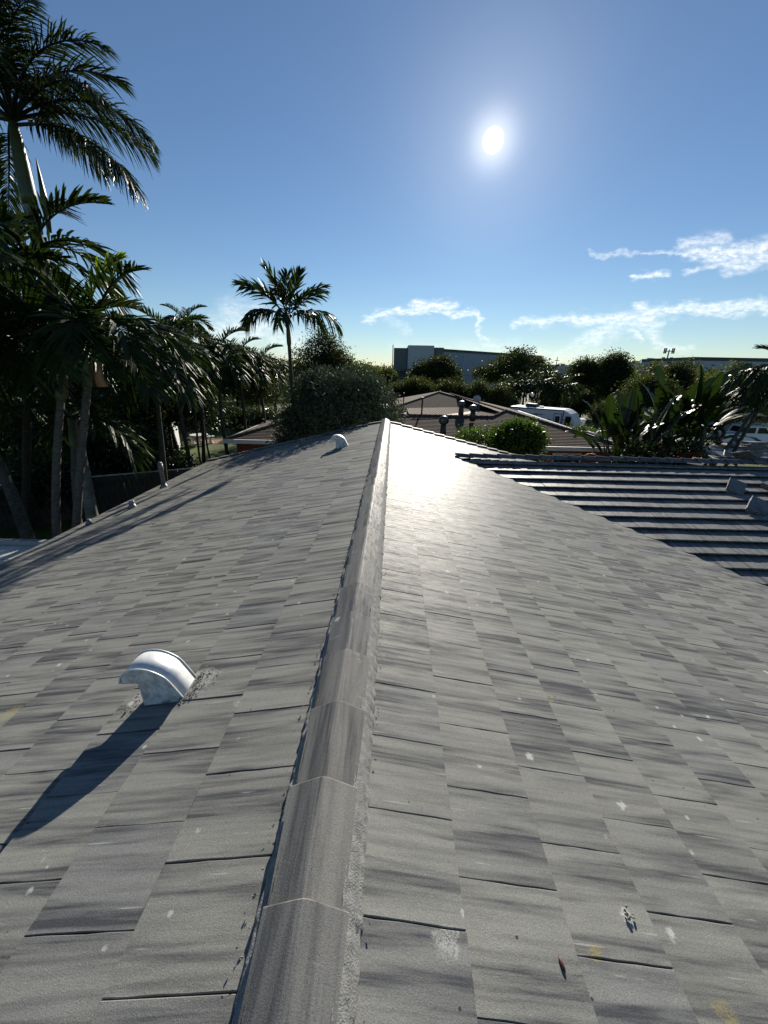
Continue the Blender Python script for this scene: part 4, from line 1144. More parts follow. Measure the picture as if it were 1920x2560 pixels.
# far tree line and the far woods
for i, (px0, px1, py, Y, lb) in enumerate([(752, 800, 786, 120, 'faint distant tree left of the warehouse'), (790, 830, 795, 140, 'faint low distant tree beside the warehouse corner'), (815, 850, 792, 128, 'distant tree touching the left warehouse corner'), (735, 775, 796, 90, 'distant tree at the foot of the large rounded tree')]):
    mass_tree(lb, px0, px1, py, Y, 3500, .6, M_FAR, 80+i, z0=.5, spread=.9, limbs=1, group='faint distant trees left of the warehouse')
r_ = np.random.default_rng(77); VV = []
for i in range(150):
    az = r_.uniform(-.95, .95); D = r_.uniform(190, 420); hgt = r_.uniform(6, 9.5)
    if -.03 < math.tan(az) < .45 and D > 145: D = r_.uniform(235, 420)
    c = np.array([math.sin(az)*D, math.cos(az)*D, 0]); wdt = r_.uniform(5, 9)
    VV.append(leaf_cloud(r_, [((c[0]+r_.uniform(-4, 4), c[1]+r_.uniform(-4, 4), hgt*f), (wdt*.7, wdt*.7, hgt*.35)) for f in (.35, .55, .7)], 420, 1.5, clump=14, spread=1.2))
for i in range(90):
    left = i % 2
    az = r_.uniform(-.95, -.06) if left else r_.uniform(.40, .95)
    D = r_.uniform(75, 180); hgt = r_.uniform(6, 8.5)
    c = np.array([math.sin(az)*D, math.cos(az)*D, 0]); wdt = r_.uniform(4, 7)
    VV.append(leaf_cloud(r_, [((c[0]+r_.uniform(-3, 3), c[1]+r_.uniform(-3, 3), hgt*f), (wdt*.7, wdt*.7, hgt*.33)) for f in (.3, .5, .7)], 700, .9, clump=14, spread=.9))
put('far_woods', quads_mesh('far_woods', np.concatenate(VV), M_FAR), kind='stuff')

VV = []
for i in range(46):                          # dense growth continuing to the left, past the picture's edge
    x, yv = r_.uniform(-46, -15), r_.uniform(0, 46)
    if x > -1.05*yv-4 and yv > 12: x -= 14
    hgt = r_.uniform(4.5, 8); wdt = r_.uniform(2.2, 3.6)
    VV.append(leaf_cloud(r_, [((x+r_.uniform(-1, 1), yv+r_.uniform(-1, 1), hgt*f), (wdt*.7, wdt*.7, hgt*.3)) for f in (.25, .5, .75)], 900, .45, clump=18, spread=.5))
put('woods', quads_mesh('woods', np.concatenate(VV), M_BROAD), kind='stuff')
# flowering shrub between the two houses
pf = at(1120, 948, 16.6); lob = [((0, 0, pf.z), (1.02, .95, .62)), ((-.45, 0, pf.z+.1), (.6, .6, .5)), ((.45, .1, pf.z+.05), (.55, .6, .5)), ((0, 0, pf.z-.9), (1.0, .9, .8)), ((0.1, 0, pf.z+.3), (.55, .5, .35))]
sh = tree('rounded glossy shrub dotted with white flowers before the orange wall', (pf.x, 16.6, 0), lob, 9500, .125, M_LIME, cat='shrub', name='flowering_shrub', tr=.07, spread=.15, limbs=3, aspect=.5, clump=20)
rb = random.Random(8); b = MB()
fl = []
for k in range(16):
    a_ = rb.uniform(0, 6.28); el = rb.uniform(.15, 1.2)
    fl.append(Vector((math.cos(a_)*math.cos(el)*1.12, math.sin(a_)*math.cos(el)*1.05-.1, pf.z+.08+math.sin(el)*.70)))
bm_ = MB()
for k in range(5):
    a_ = k*1.2566; d = Vector((math.cos(a_), math.sin(a_), .25)); s_ = Vector((-math.sin(a_), math.cos(a_), 0))
    bm_.add([(0, 0, 0), d*.035+s_*.022, d*.065, d*.035-s_*.022], [(0, 1, 2, 3)])
fme = bm_.mesh('flower', M_FLOWER, fix=False)
for p in fl:
    o = put('flower', fme, sh); o.matrix_basis = Matrix.Translation(p) @ Matrix.Rotation(rb.uniform(-.7, .7), 4, 'X') @ Matrix.Rotation(rb.uniform(0, 6), 4, 'Z')
pf = at(1022, 950, 16.3)
tree('loose yellow green bush left of the flowering shrub', (pf.x, 16.3, 0), [((0, 0, pf.z-.25), (.75, .7, .65)), ((-.5, 0, pf.z-.5), (.5, .5, .5)), ((.4, 0, pf.z-.1), (.5, .5, .6)), ((0, 0, pf.z-1.2), (.8, .7, .8))], 4200, .12, M_LIME, cat='bush', name='bush', tr=.05, spread=.2, limbs=3, clump=16)
pf = at(968, 965, 15.6)
tree('small bright leafed bush at the foot of the near turbine vent', (pf.x, 15.6, 0), [((0, 0, pf.z-.5), (.4, .4, .7)), ((-.3, 0, pf.z-.8), (.3, .3, .5)), ((0, 0, pf.z-1.4), (.4, .4, .7))], 1300, .11, M_LIME, cat='bush', name='bush', tr=.04, spread=.16, limbs=2, clump=14)
pf = at(1256, 930, 25)
tree('small pale variegated bush peeking over the brown roof', (pf.x, 25, 0), [((0, 0, pf.z-.4), (1.3, .8, .5)), ((.8, 0, pf.z-.5), (.7, .6, .4))], 2200, .15, M_LIME, cat='bush', name='bush', tr=.05, spread=.2, limbs=2)


# ---- banana-like clumps with paddle leaves
def paddle(L, wd, a0, a1, seed, mat, pet=1.5, tears=3, fold=.5):
    """stalk then a broad blade, curving over; blade folded along its rib and torn at the edge"""
    r = random.Random(seed); pts = [Vector((0, 0, 0))]; ang = []; N = 18; tot = pet+L
    for i in range(N):
        t = (i+.5)/N; a = rad(a0+(a1-a0)*t**2.2); ang.append(a); pts.append(pts[-1]+Vector((math.cos(a), 0, math.sin(a)))*tot/N)
    b = MB(); b.tube(pts[:int(N*pet/tot)+4], [.035-.002*i for i in range(int(N*pet/tot)+4)], 6)
    def rc(s):
        f = min(max(s/tot*N, 0), N-1e-5); i = int(f); return pts[i].lerp(pts[i+1], f-i), ang[i]
    for sd in (-1, 1):
        cuts = sorted(r.uniform(.1, .95) for _ in range(tears)); M = 40; prev = None
        for k in range(M+1):
            t = k/M; p, a = rc(pet+L*t); U = Vector((-math.sin(a), 0, math.cos(a)))
            env = math.sin(math.pi*min(1, .04+.93*t)**.8)**.62 if 0 < t < 1 else .03
            wq = wd*.5*env*(1+.05*math.sin(t*23+seed))
            mid_ = p+Vector((0, sd, 0))*wq*.55*math.cos(fold)+U*wq*.55*math.sin(fold)
            end = mid_+Vector((0, sd, 0))*wq*.5*math.cos(fold*.3)+U*wq*.5*math.sin(fold*.3)-Vector((0, 0, wq*.10))
            cur = [p, mid_, end]
            if prev:
                cut = any(prev_t < c <= t for c in cuts)
                if cut: b.add([prev[0], cur[0], cur[1].lerp(prev[1], .0), prev[1]], [(0, 1, 2, 3)])
                else: b.add(prev+cur, [(0, 3, 4, 1), (1, 4, 5, 2)])
            prev = cur; prev_t = t
    return b.mesh('leaf', mat, smooth=True, fix=False)


pad = {}
for kind, a0, a1, n, fo in (('up', 86, 72, 4, .5), ('mid', 76, 38, 4, .45), ('arch', 66, -10, 4, .4), ('low', 50, -60, 3, .3)):
    pad[kind] = [paddle(1.75, .58, a0+random.uniform(-4, 4), a1+random.uniform(-8, 8), 10+i+sum(map(ord, kind)) % 50, M_BANANA, tears=2+i*2, fold=fo+random.uniform(-.15, .15)) for i in range(n)]
pad['dry'] = [paddle(1.3, .4, 30, -85, 60+i, M_DRY, pet=.9, tears=9, fold=.1) for i in range(3)]


def banana(label, base, z_spring, spec, n_stem):
    t = thing('banana_plant', label, 'plant', base, group='clumps of tall paddle leaved plants at the road side')
    rb_ = random.Random(int(base[0]*10)); stems = []
    for k in range(n_stem):
        x, y_ = rb_.uniform(-.5, .5), rb_.uniform(-.4, .4); h = z_spring+rb_.uniform(-.6, .2)
        b = MB(); b.tube([(x*.6, y_*.6, -.05), (x, y_, h*.5), (x*1.4, y_*1.3, h)], [.13, .11, .08], 9)
        put('stem', b.mesh('stem', M_BARKP, smooth=True), t); stems.append((x*1.4, y_*1.3, h))
    for i, (kind, az, sc, dzz) in enumerate(spec):
        if kind in ('low', 'dry') and math.cos(rad(az)) > .3: az = az+180
        if kind in ('low', 'dry') and math.cos(rad(az)) < -.5: sc *= .72
        s_ = stems[i % n_stem]; me = pad[kind][rb_.randrange(len(pad[kind]))]
        o = put('leaf', me, t); o.matrix_basis = Matrix.Translation((s_[0], s_[1], s_[2]+dzz-.3)) @ Matrix.Rotation(rad(az), 4, 'Z') @ Matrix.Rotation(rb_.uniform(-.25, .25), 4, 'X') @ Matrix.Scale(sc, 4)
    return t


def rnd_spec(rows, seed):
    q = random.Random(seed); out = []
    for kind, n, sc in rows:
        for i in range(n): out.append((kind, q.uniform(0, 360), sc*q.uniform(.8, 1.1), q.uniform(-.3, .3)))
    return out
g1 = at(1345, 985, 16.4)
banana('tall clump of paddle leaves standing before the corner of the orange walled house', (g1.x, 16.4, 0), 2.6,
       [('mid', 175, 1.05, .1), ('mid', 160, 1.0, 0), ('mid', 10, 1.1, .1), ('up', 20, 1.0, -.1), ('up', 150, .95, 0), ('mid', 330, 1.0, .1), ('up', 0, 1.05, -.1), ('arch', 180, .85, -.3), ('arch', 205, .9, 0), ('arch', 20, .9, 0)]
       + rnd_spec([('up', 4, .95), ('mid', 7, .95), ('arch', 6, .9), ('low', 5, .9), ('dry', 9, 1.0)], 5), 6)
g2 = at(1450, 990, 16.8)
banana('tallest clump of paddle leaves, left of the small curved palm', (g2.x, 16.8, 0), 3.1,
       [('up', 100, 1.15, .3), ('mid', 15, 1.2, .4), ('mid', 25, 1.2, .3), ('mid', 160, 1.05, .2), ('up', 170, 1.1, .2), ('arch', 0, 1.15, .2), ('arch', 345, 1.1, 0), ('mid', 340, 1.1, 0), ('up', 10, 1.1, .1)]
       + rnd_spec([('up', 5, 1.0), ('mid', 9, 1.0), ('arch', 8, .95), ('low', 7, .95), ('dry', 12, 1.1)], 6), 7)
g3 = at(1398, 990, 17.4)
banana('low dark clump of paddle leaves between the two tall clumps', (g3.x, 17.4, 0), 1.5, rnd_spec([('up', 5, .85), ('mid', 8, .85), ('arch', 6, .85), ('low', 6, .8), ('dry', 6, .9)], 8), 5)
for (px, py, Y, n, sz, mt, lb) in [(1395, 965, 15.6, 2600, .16, M_BROAD, 'dark glossy undergrowth bush at the foot of the left paddle leaf clump'), (1470, 955, 15.8, 2600, .18, M_BROAD, 'dark broad leafed bush at the foot of the tallest paddle leaf clump')]:
    p = at(px, py, Y); tree(lb, (p.x, Y, 0), [((0, 0, p.z-.5), (.9, .6, .6)), ((.3, 0, p.z-1.2), (1.0, .7, .8)), ((-.4, 0, p.z-1.3), (.8, .6, .8))], n, sz, mt, cat='bush', name='bush', tr=.05, spread=.2, limbs=2)
# dead yellow palm leaf hanging right of them and a red bromeliad
p = at(1545, 872, 18)
t = thing('fan_leaf_plant', 'plant with one long yellow leaf reaching toward the right palm', 'plant', (p.x-1.2, 18, 0))
b = MB(); b.tube([(0, 0, -.05), (.1, 0, 1.6), (.2, 0, p.z-.5)], [.07, .06, .04], 8); put('stem', b.mesh('stem', M_BARKP, smooth=True), t)
put('leaf', paddle(1.7, .42, 24, -4, 3, M_YELLOW, pet=.5, tears=8, fold=.3), t, loc=(.2, 0, p.z-.55))
for i, az in enumerate((170, 90, 300)): put('leaf', pad['mid'][i], t, M=Matrix.Translation((.15, 0, p.z-1.6)) @ Matrix.Rotation(rad(az), 4, 'Z') @ Matrix.Scale(.8, 4))
p = at(1497, 985, 13.6)
t = thing('bromeliad', 'reddish spiky bromeliad just behind the wing ridge', 'plant', (p.x, 13.6, 0)); b = MB(); r = random.Random(6)
b.tube([(0, 0, -.05), (0, 0, p.z*.5), (0, 0, p.z-.05)], [.06, .05, .04], 7); put('stem', b.mesh('stem', M_BARKP), t); b = MB()
for k in range(70):
    a_ = r.uniform(0, 6.28); el = r.uniform(.1, 1.3); d = Vector((math.cos(a_)*math.cos(el), math.sin(a_)*math.cos(el), math.sin(el))); s_ = Vector((-math.sin(a_), math.cos(a_), 0)); l = r.uniform(.25, .42)
    o_ = Vector((r.uniform(-.3, .3), r.uniform(-.15, .15), p.z-.1))
    b.add([o_-s_*.02, o_+s_*.02, o_+d*l*.6+s_*.018, o_+d*l+Vector((0, 0, -.05)), o_+d*l*.6-s_*.018], [(0, 1, 2, 3, 4)])
put('rosette', b.mesh('rosette', M_RED, fix=False), t)
# small curved palm and the leaning palm at the right edge
p = at(1523, 928, 16.0)
t = palm('small young palm with one bright curled crown by the driveway', (p.x+.05, 16.05, 0), p, .11, .09, [('adon_fresh', 20, .35), ('adon_mid', 0, .42), ('adon_mid', 40, .40), ('adon_low', 20, .40), ('adon_mid', 160, .40), ('adon_fresh', 150, .35), ('adon_mid', 300, .4), ('adon_low', 350, .4)], shaft=.2, rs=.09)
pr = at(1690, 806, 13.6); br = at(1557, 985, 14.2); br = pr+(br-pr)*(pr.z/(pr.z-br.z))
palm('leaning palm at the right edge with shining fronds hanging over the pickup', (br.x, br.y, 0), pr, .065, .055,
     [('feather', 180, 0.59), ('feather', 165, 0.62), ('feather', 200, 0.59), ('feather', 215, 0.62), ('feather', 150, 0.56), ('adon_up', 180, 0.65), ('feather', 235, 0.59), ('feather', 260, 0.59), ('feather', 120, 0.59), ('feather', 60, 0.59), ('feather', 0, 0.59), ('feather', 310, 0.59), ('adon_up', 60, 0.59), ('adon_mid', 190, 0.59), ('feather', 190, 0.65), ('adon_low', 180, 0.68, -.2), ('adon_low', 205, 0.72, -.25), ('adon_low', 160, 0.68, -.2), ('adon_low', 230, 0.72, -.2), ('feather', 175, 0.76, -.1), ('feather', 205, 0.76, -.1), ('adon_low', 140, 0.64, -.1), ('adon_low', 265, 0.64)],
     bend=(0, 0), shaft=.4, rs=.09, rings=.04)
a_ = at(1640, 880, 13.9); f_ = at(1580, 985, 14.3); f_ = a_+(f_-a_)*(a_.z/(a_.z-f_.z))
t = thing('bare_palm', 'bare leaning palm trunk beside the leaning palm at the right edge', 'palm trunk', (f_.x, f_.y, 0))
put('trunk', trunk_mesh([(0, 0, -.05), (a_-f_)*.33, (a_-f_)*.66, a_-f_, (a_-f_)*1.25], [.08, .065, .06, .055, .045], M_BARKP, .05), t)


# ------------------------------------------------------------------ the neighbour's brown house and everything beyond
def clip_band(poly, axis_v0, axis_v1):
    """convex polygon in (u, v) cut to v0 <= v <= v1"""
    def cut(pl, lim, keep_above):
        out = []
        for i in range(len(pl)):
            p_, q_ = pl[i], pl[(i+1) % len(pl)]; a_in = (p_[1] >= lim) if keep_above else (p_[1] <= lim); b_in = (q_[1] >= lim) if keep_above else (q_[1] <= lim)
            if a_in: out.append(p_)
            if a_in != b_in:
                s_ = (lim-p_[1])/(q_[1]-p_[1]); out.append((p_[0]+(q_[0]-p_[0])*s_, lim))
        return out
    pl = cut(poly, axis_v0, True)
    return cut(pl, axis_v1, False) if len(pl) > 2 else []


def shingle_plane(b, poly3, e=.20, t=.022):
    """poly3: corners, the first two along the eave; courses step down toward the eave"""
    P = [Vector(p) for p in poly3]; u = (P[1]-P[0]).normalized(); nrm = (P[1]-P[0]).cross(P[2]-P[0]).normalized()
    if nrm.z < 0: nrm = -nrm
    v = nrm.cross(u);  v = v if v.z > 0 else -v
    P2 = [((p-P[0]).dot(u), (p-P[0]).dot(v)) for p in P]; vm_ = max(p[1] for p in P2); k = 0
    while k*e < vm_:
        pl = clip_band(P2, k*e, min(vm_, (k+1)*e))
        if len(pl) > 2:
            vs = [P[0]+u*x+v*y+nrm*(t*(1-(y-k*e)/e)+.002) for x, y in pl]
            b.add(vs, [tuple(range(len(vs)))])
            lo = [i for i, (x, y) in enumerate(pl) if abs(y-k*e) < 1e-6]
            if len(lo) >= 2:
                a_, c_ = vs[lo[0]], vs[lo[-1]]; b.add([a_, c_, c_-nrm*t, a_-nrm*t], [(0, 1, 2, 3)])
        k += 1


NB = Vector((2, 19.6, 0))
nb = thing('brown_roofed_house', 'neighbouring low house with brown shingle hip roofs and orange red walls', 'house', NB)
NI = Matrix.Translation(-NB)
def npart(name, me, parent=None, kind=None):
    o = put(name, me, parent or nb, kind=kind)
    if parent is None: o.matrix_parent_inverse = NI
    return o
ze = 2.55; s4 = .25
b = MB()
A, Bc = (-8.6, 19.6, ze), (12.0, 19.6, ze)
yr = 23.5; zr_ = ze+s4*(yr-19.6); tpk = 5.03; PK = (12-tpk, 19.6+tpk, ze+s4*tpk)
xm = PK[0]
shingle_plane(b, [A, Bc, PK, (5.9, yr, zr_), (-8.6+3.9, yr, zr_)])
shingle_plane(b, [(-8.6, 27.4, ze), A, (-4.7, yr, zr_)])
PB = (5.6, 40.0, PK[2]+.1)
shingle_plane(b, [Bc, (12, 40, ze), PB, PK])
XW = 1.1
shingle_plane(b, [(XW, 40, PK[2]+.1-s4*(5.6-XW)), (XW, 22.9, zr_-.12), (5.9, yr, zr_+.01), PK, PB])
# rear block a little taller
zb2 = 2.95; C0, C1, C2, C3 = (-.2, 33.5, zb2), (9.6, 33.5, zb2), (9.6, 44, zb2), (-.2, 44, zb2)
pk1, pk2 = (4.3, 38.2, zb2+s4*4.6), (4.6, 39.6, zb2+s4*4.7)
shingle_plane(b, [C0, C1, pk1]); shingle_plane(b, [C3, C0, pk1, pk2]); shingle_plane(b, [C1, C2, pk2, pk1])
shingle_plane(b, [(-4.7, 27.4, ze), (XW+1, 27.4, ze), (5.9, yr, zr_-.01), (-4.7, yr, zr_)])
rf = npart('roof', b.mesh('roof', M_SHINGLE, fix=False))
b = MB()
def capline(p_, q_, r_=.06):
    p_, q_ = Vector(p_), Vector(q_); n_ = max(2, int((q_-p_).length/.3))
    for k in range(n_):
        a_, c_ = p_.lerp(q_, k/n_), p_.lerp(q_, (k+1.15)/n_); b.tube([a_+Vector((0, 0, .02)), c_+Vector((0, 0, .05))], [r_*1.05, r_], 6)
for p_, q_ in ((A, (-4.7, yr, zr_)), ((-4.7, yr, zr_), (5.9, yr, zr_)), (Bc, PK), (PK, PB), ((5.9, yr, zr_), PK), (C0, pk1), (pk1, C1), (pk1, pk2)): capline(p_, q_)
put('hip_cap', b.mesh('hip_cap', M_SHINGLE), rf, kind='stuff')
b = MB(); b.box(-8.2, 11.6, 20.05, 20.25, 0, ze-.02); b.box(-8.2, -8.0, 20.25, 27.0, 0, ze-.02); b.box(11.4, 11.6, 20.25, 39.6, 0, ze-.02); b.box(-8.0, 1.5, 26.8, 27.0, 0, ze-.02); b.box(1.5, 1.7, 27.0, 43.6, 0, ze); b.box(1.7, 9.2, 43.4, 43.6, 0, zb2-.02)
npart('wall', b.mesh('wall', M_BRICKRED))
b = MB(); b.box(-8.62, 12.02, 19.52, 19.62, ze-.17, ze+.035); b.box(-8.68, -8.62, 19.52, 27.4, ze-.17, ze+.035); b.box(12.02, 12.10, 19.52, 40, ze-.17, ze+.035)
npart('gutter', b.mesh('gutter', M_FASCIA))
b = MB(); b.box(-8.6, 12.0, 19.62, 20.05, ze-.15, ze-.12); b.box(-8.6, -8.2, 20.25, 27.4, ze-.15, ze-.12); npart('soffit', b.mesh('soffit', simple('soffit paint', (.5, .48, .45), .7)))
p0 = at(1225, 983, 20.0); b = MB(); b.box(p0.x-.75, p0.x+.75, 20.0, 20.04, .9, 2.18); wdw = npart('window', b.mesh('window', M_FASCIA))
b = MB(); b.box(p0.x-.66, p0.x+.66, 19.985, 19.998, 1.0, 2.09); put('pane', b.mesh('pane', M_GLASS), wdw)
b = MB(); b.box(-1.6, 1.0, 35.2, 40.0, 2.75, 2.86); npart('flat_roof', b.mesh('flat_roof', M_WHITE))
b = MB(); b.box(-1.4, -1.2, 35.4, 39.8, 0, 2.75); npart('side_wall', b.mesh('side_wall', M_STUCCO))


def turbine(px, py, Y, h, label):
    p = at(px, py, Y); b = MB(); Mv = Matrix.Translation(p)
    b.lathe([(.17, -.25), (.15, h*.5)], 12, p)
    v = npart('turbine_vent', b.mesh('turbine_vent', simple('dull vent metal', (.06, .055, .05), .5, metal=.5, var=.3), smooth=True)); v['label'] = label
    b = MB(); pr_ = [(.16, h*.5), (.235, h*.56), (.27, h*.68), (.25, h*.82), (.17, h*.93)]
    for k in range(14):
        a0_ = k/14*6.283
        vs = []
        for (r_, z_) in pr_: vs += [p+Vector((r_*math.cos(a0_), r_*math.sin(a0_), z_)), p+Vector((r_*.9*math.cos(a0_+.40), r_*.9*math.sin(a0_+.40), z_))]
        b.add(vs, [(2*i, 2*i+1, 2*i+3, 2*i+2) for i in range(4)])
    b.lathe([(.18, h*.925), (.10, h*.975), (.02, h)], 12, p)
    put('turbine_fins', b.mesh('turbine_fins', simple('vent fins', (.10, .095, .085), .35, metal=.7, var=.3)), v)
turbine(957, 934, 20.9, .88, 'nearest turbine vent, standing taller than the ridge')
turbine(996, 889, 24.6, .66, 'turbine vent on the glare patch of the rear slope')
turbine(1021, 900, 22.6, .66, 'turbine vent just before the ridge, rightmost')
b = MB(); p = at(996, 893, 24.7); b.add([p+Vector((-.9, -.35, -.18)), p+Vector((.9, -.35, .10)), p+Vector((.9, .6, .12)), p+Vector((-.9, .6, -.16))], [(0, 1, 2, 3)])
npart('glare_patch', b.mesh('glare_patch', simple('tan glare patch', (.25, .16, .11), .8, var=.2)))  # sun glare on the shingles, painted as a paler tan quad
for (px, py, Y, h) in [(910.6, 900, 24.5, 1.1), (871.6, 874, 34, .9)]:
    p = at(px, py, Y); b = MB(); b.tube([p-Vector((0, 0, .3)), p+Vector((0, 0, h)), p+Vector((0, 0, h+.06))], [.05, .05, .09], 8); npart('vent_pipe', b.mesh('vent_pipe', M_BLACK))
p = at(1034, 862, 30); b = MB()
ds = []
for i_ in range(5):
    for k in range(14):
        r_ = .30*i_/4; ds.append(p+Vector((r_*math.cos(k/14*6.283)-.1*(r_/.30)**2, .16*(r_/.30)**2, r_*math.sin(k/14*6.283)*.9)))
b.add(ds, [(i_*14+k, i_*14+(k+1) % 14, (i_+1)*14+(k+1) % 14, (i_+1)*14+k) for i_ in range(4) for k in range(14)])
b.tube([p+Vector((.02, .02, 0)), p+Vector((.1, .1, -.4)), p+Vector((.1, .1, -1.3))], [.03, .03, .03], 6); b.tube([p+Vector((0, .1, -.35)), p+Vector((.35, -.45, .0))], [.015, .015], 5)
npart('satellite_dish', b.mesh('satellite_dish', simple('grey dish', (.35, .37, .38), .5)))

# ---- camper trailer
ra = Vector((11.5, 39.6, 0)); rd = Vector((.80, -.60, 0)).normalized(); Lr, Wr, Hr = 6.3, 2.3, 2.85
ang_ = math.atan2(rd.y, rd.x)
rv = thing('camper_trailer', 'white camper trailer with dark swoosh stripes parked behind the brown roof', 'camper trailer', ra, ang_)
M_RV = simple('white camper skin', (.70, .70, .69), .35, var=.04); M_RVT = simple('black camper trim', (.02, .02, .022), .4)
prof = [(0, .62), (Lr-1.0, .62), (Lr-.15, .95), (Lr, 1.35), (Lr-.12, 1.9), (Lr-.55, 2.55), (Lr-.95, Hr-.06), (Lr-1.15, Hr), (.15, Hr), (0, Hr-.12)]
b = MB(); b.prism(prof, 0, Wr); put('body', b.mesh('body', M_RV), rv)
b = MB(); b.box(.1, Lr-1.2, .06, Wr-.06, Hr, Hr+.035); put('roof', b.mesh('roof', M_RV), rv)
b = MB(); b.prism([(1.25, Hr+.03), (2.35, Hr+.03), (2.25, Hr+.34), (1.4, Hr+.36)], .75, 1.6); put('air_conditioner', b.mesh('air_conditioner', M_RVT), rv)
b = MB(); b.box(2.55, 2.95, .9, 1.3, Hr+.03, Hr+.16); put('roof_hatch', b.mesh('roof_hatch', M_WHITE), rv)
b = MB(); b.prism([(x, z) for x, z in ((0, Hr-.10), (Lr-1.1, Hr-.07), (Lr-1.1, Hr-.005), (.15, Hr-.005))], -.012, -.001)
b.prism([(1.0, .62), (1.06, .62), (1.06, Hr-.1), (1.0, Hr-.1)], -.011, -.001); b.prism([(Lr-1.28, .62), (Lr-1.20, .62), (Lr-1.12, Hr-.1), (Lr-1.2, Hr-.1)], -.011, -.001)
b.prism([(0, .60), (Lr-1.0, .60), (Lr-.13, .95), (Lr-.10, 1.12), (Lr-1.0, .82), (0, .74)], -.013, -.002); put('trim', b.mesh('trim', M_RVT), rv)
b = MB()
def swoosh(x0, z0, x1, z1, th, bow):
    n_ = 10; up_, lo_ = [], []
    for i_ in range(n_+1):
        t_ = i_/n_; x_ = x0+(x1-x0)*t_; z_ = z0+(z1-z0)*t_+bow*math.sin(math.pi*t_); w_ = th*(.15+.85*math.sin(math.pi*min(1, t_*.9+.05)))
        up_.append((x_, z_+w_/2)); lo_.append((x_, z_-w_/2))
    for i_ in range(n_): b.prism([up_[i_], up_[i_+1], lo_[i_+1], lo_[i_]], -.009, -.002)
swoosh(1.5, 1.5, 3.3, 2.25, .10, .42); swoosh(1.7, 1.7, 3.6, 2.35, .06, .25); swoosh(Lr-1.3, 2.05, Lr-.15, 1.55, .12, .12); swoosh(Lr-1.3, 1.85, Lr-.1, 1.35, .07, .10)
put('stripe', b.mesh('stripe', simple('grey stripe', (.09, .09, .10), .4)), rv)
for (x0, x1, z0, z1) in [(2.75, 3.55, 1.55, 2.05), (1.5, 2.1, 1.7, 2.0), (5.35, 5.85, 1.15, 2.35)]:
    b = MB(); b.box(x0, x1, -.020, -.003, z0, z1); w_ = put('window', b.mesh('window', M_RVT), rv)
    b = MB(); b.box(x0+.05, x1-.05, -.026, -.021, z0+.05, z1-.05); put('pane', b.mesh('pane', M_GLASS), w_)
b = MB(); b.box(4.32, 5.02, -.022, -.003, .78, 2.55); dr = put('door', b.mesh('door', M_RVT), rv)
b = MB(); b.box(4.37, 4.97, -.030, -.023, .83, 2.50); put('door_panel', b.mesh('door_panel', M_RV), dr)
b = MB(); b.box(4.47, 4.87, -.036, -.031, 1.45, 2.3); put('door_window', b.mesh('door_window', M_RVT), dr)
b = MB(); b.box(4.40, 4.47, -.05, -.031, 1.15, 1.3); put('handle', b.mesh('handle', M_RVT), dr)
b = MB(); b.box(3.75, 4.05, -.02, -.003, 1.85, 1.98); b.lathe([(.07, 0), (.05, .02)], 10, (2.6, -.02, 2.6)); put('marker_lamp', b.mesh('marker_lamp', M_RVT), rv)
def wheel(parent, x, yv, r, wdt, rim_col=(.25, .25, .26)):
    b = MB(); n_ = 20; pr_ = [(r*.62, -wdt/2), (r*.93, -wdt/2), (r, -wdt*.32), (r, wdt*.32), (r*.93, wdt/2), (r*.62, wdt/2)]
    vs = [(x+a*math.cos(k/n_*6.2832), yv+c, r+a*math.sin(k/n_*6.2832)) for a, c in pr_ for k in range(n_)]
    b.add(vs, [(i_*n_+k, i_*n_+(k+1) % n_, ((i_+1) % 6)*n_+(k+1) % n_, ((i_+1) % 6)*n_+k) for i_ in range(6) for k in range(n_)])
    w_ = put('wheel', b.mesh('wheel', M_BLACK, smooth=False), parent)
    b = MB(); vs = [(x+a*math.cos(k/10*6.2832), yv+c, r+a*math.sin(k/10*6.2832)) for a, c in ((r*.62, -wdt*.30), (r*.5, -wdt*.18), (r*.15, -wdt*.34), (0.001, -wdt*.36)) for k in range(10)]
    b.add(vs, [(i_*10+k, i_*10+(k+1) % 10, (i_+1)*10+(k+1) % 10, (i_+1)*10+k) for i_ in range(3) for k in range(10)])
    put('rim', b.mesh('rim', simple('wheel rim', rim_col, .35, metal=.8)), w_)
wheel(rv, 2.6, .14, .36, .22); wheel(rv, 3.45, .14, .36, .22); wheel(rv, 2.6, Wr-.14, .36, .22); wheel(rv, 3.45, Wr-.14, .36, .22)
b = MB(); b.tube([(Lr-.3, .5, .55), (Lr+1.0, Wr/2, .5)], [.05, .05], 6); b.tube([(Lr-.3, Wr-.5, .55), (Lr+1.0, Wr/2, .5)], [.05, .05], 6); b.tube([(Lr+.7, Wr/2, 0), (Lr+.7, Wr/2, .75)], [.04, .04], 6)
put('tow_hitch', b.mesh('tow_hitch', M_RVT), rv)

# ---- white pickup
tp = atz(1552, 962, 0); tp = Vector((29.35, 35.2, 0)); pu = thing('pickup_truck', 'white four door pickup truck parked on the drive behind the right palm', 'pickup truck', tp, rad(-2))
M_PU = simple('white truck paint', (.72, .72, .72), .28); M_PUB = simple('black truck plastic', (.015, .015, .016), .5)
bd = [(.12, .62), (.10, .95), (.05, 1.28), (1.72, 1.30), (1.76, 1.32), (4.25, 1.30), (5.55, 1.22), (5.85, 1.05), (5.88, .62)]
def arch(cx, r, z0):
    return [(cx+r*math.cos(a_), z0+r*math.sin(a_)) for a_ in [rad(5+i_*17) for i_ in range(11)]]
low = [(5.88, .60)]+[(x, max(z, .5)) for x, z in arch(4.85, .50, .42)]+[(x, max(z, .5)) for x, z in arch(1.25, .50, .42)]+[(.12, .60)]
b = MB(); b.prism(bd[::1]+low[::1], 0, 1.95); put('body', b.mesh('body', M_PU), pu)
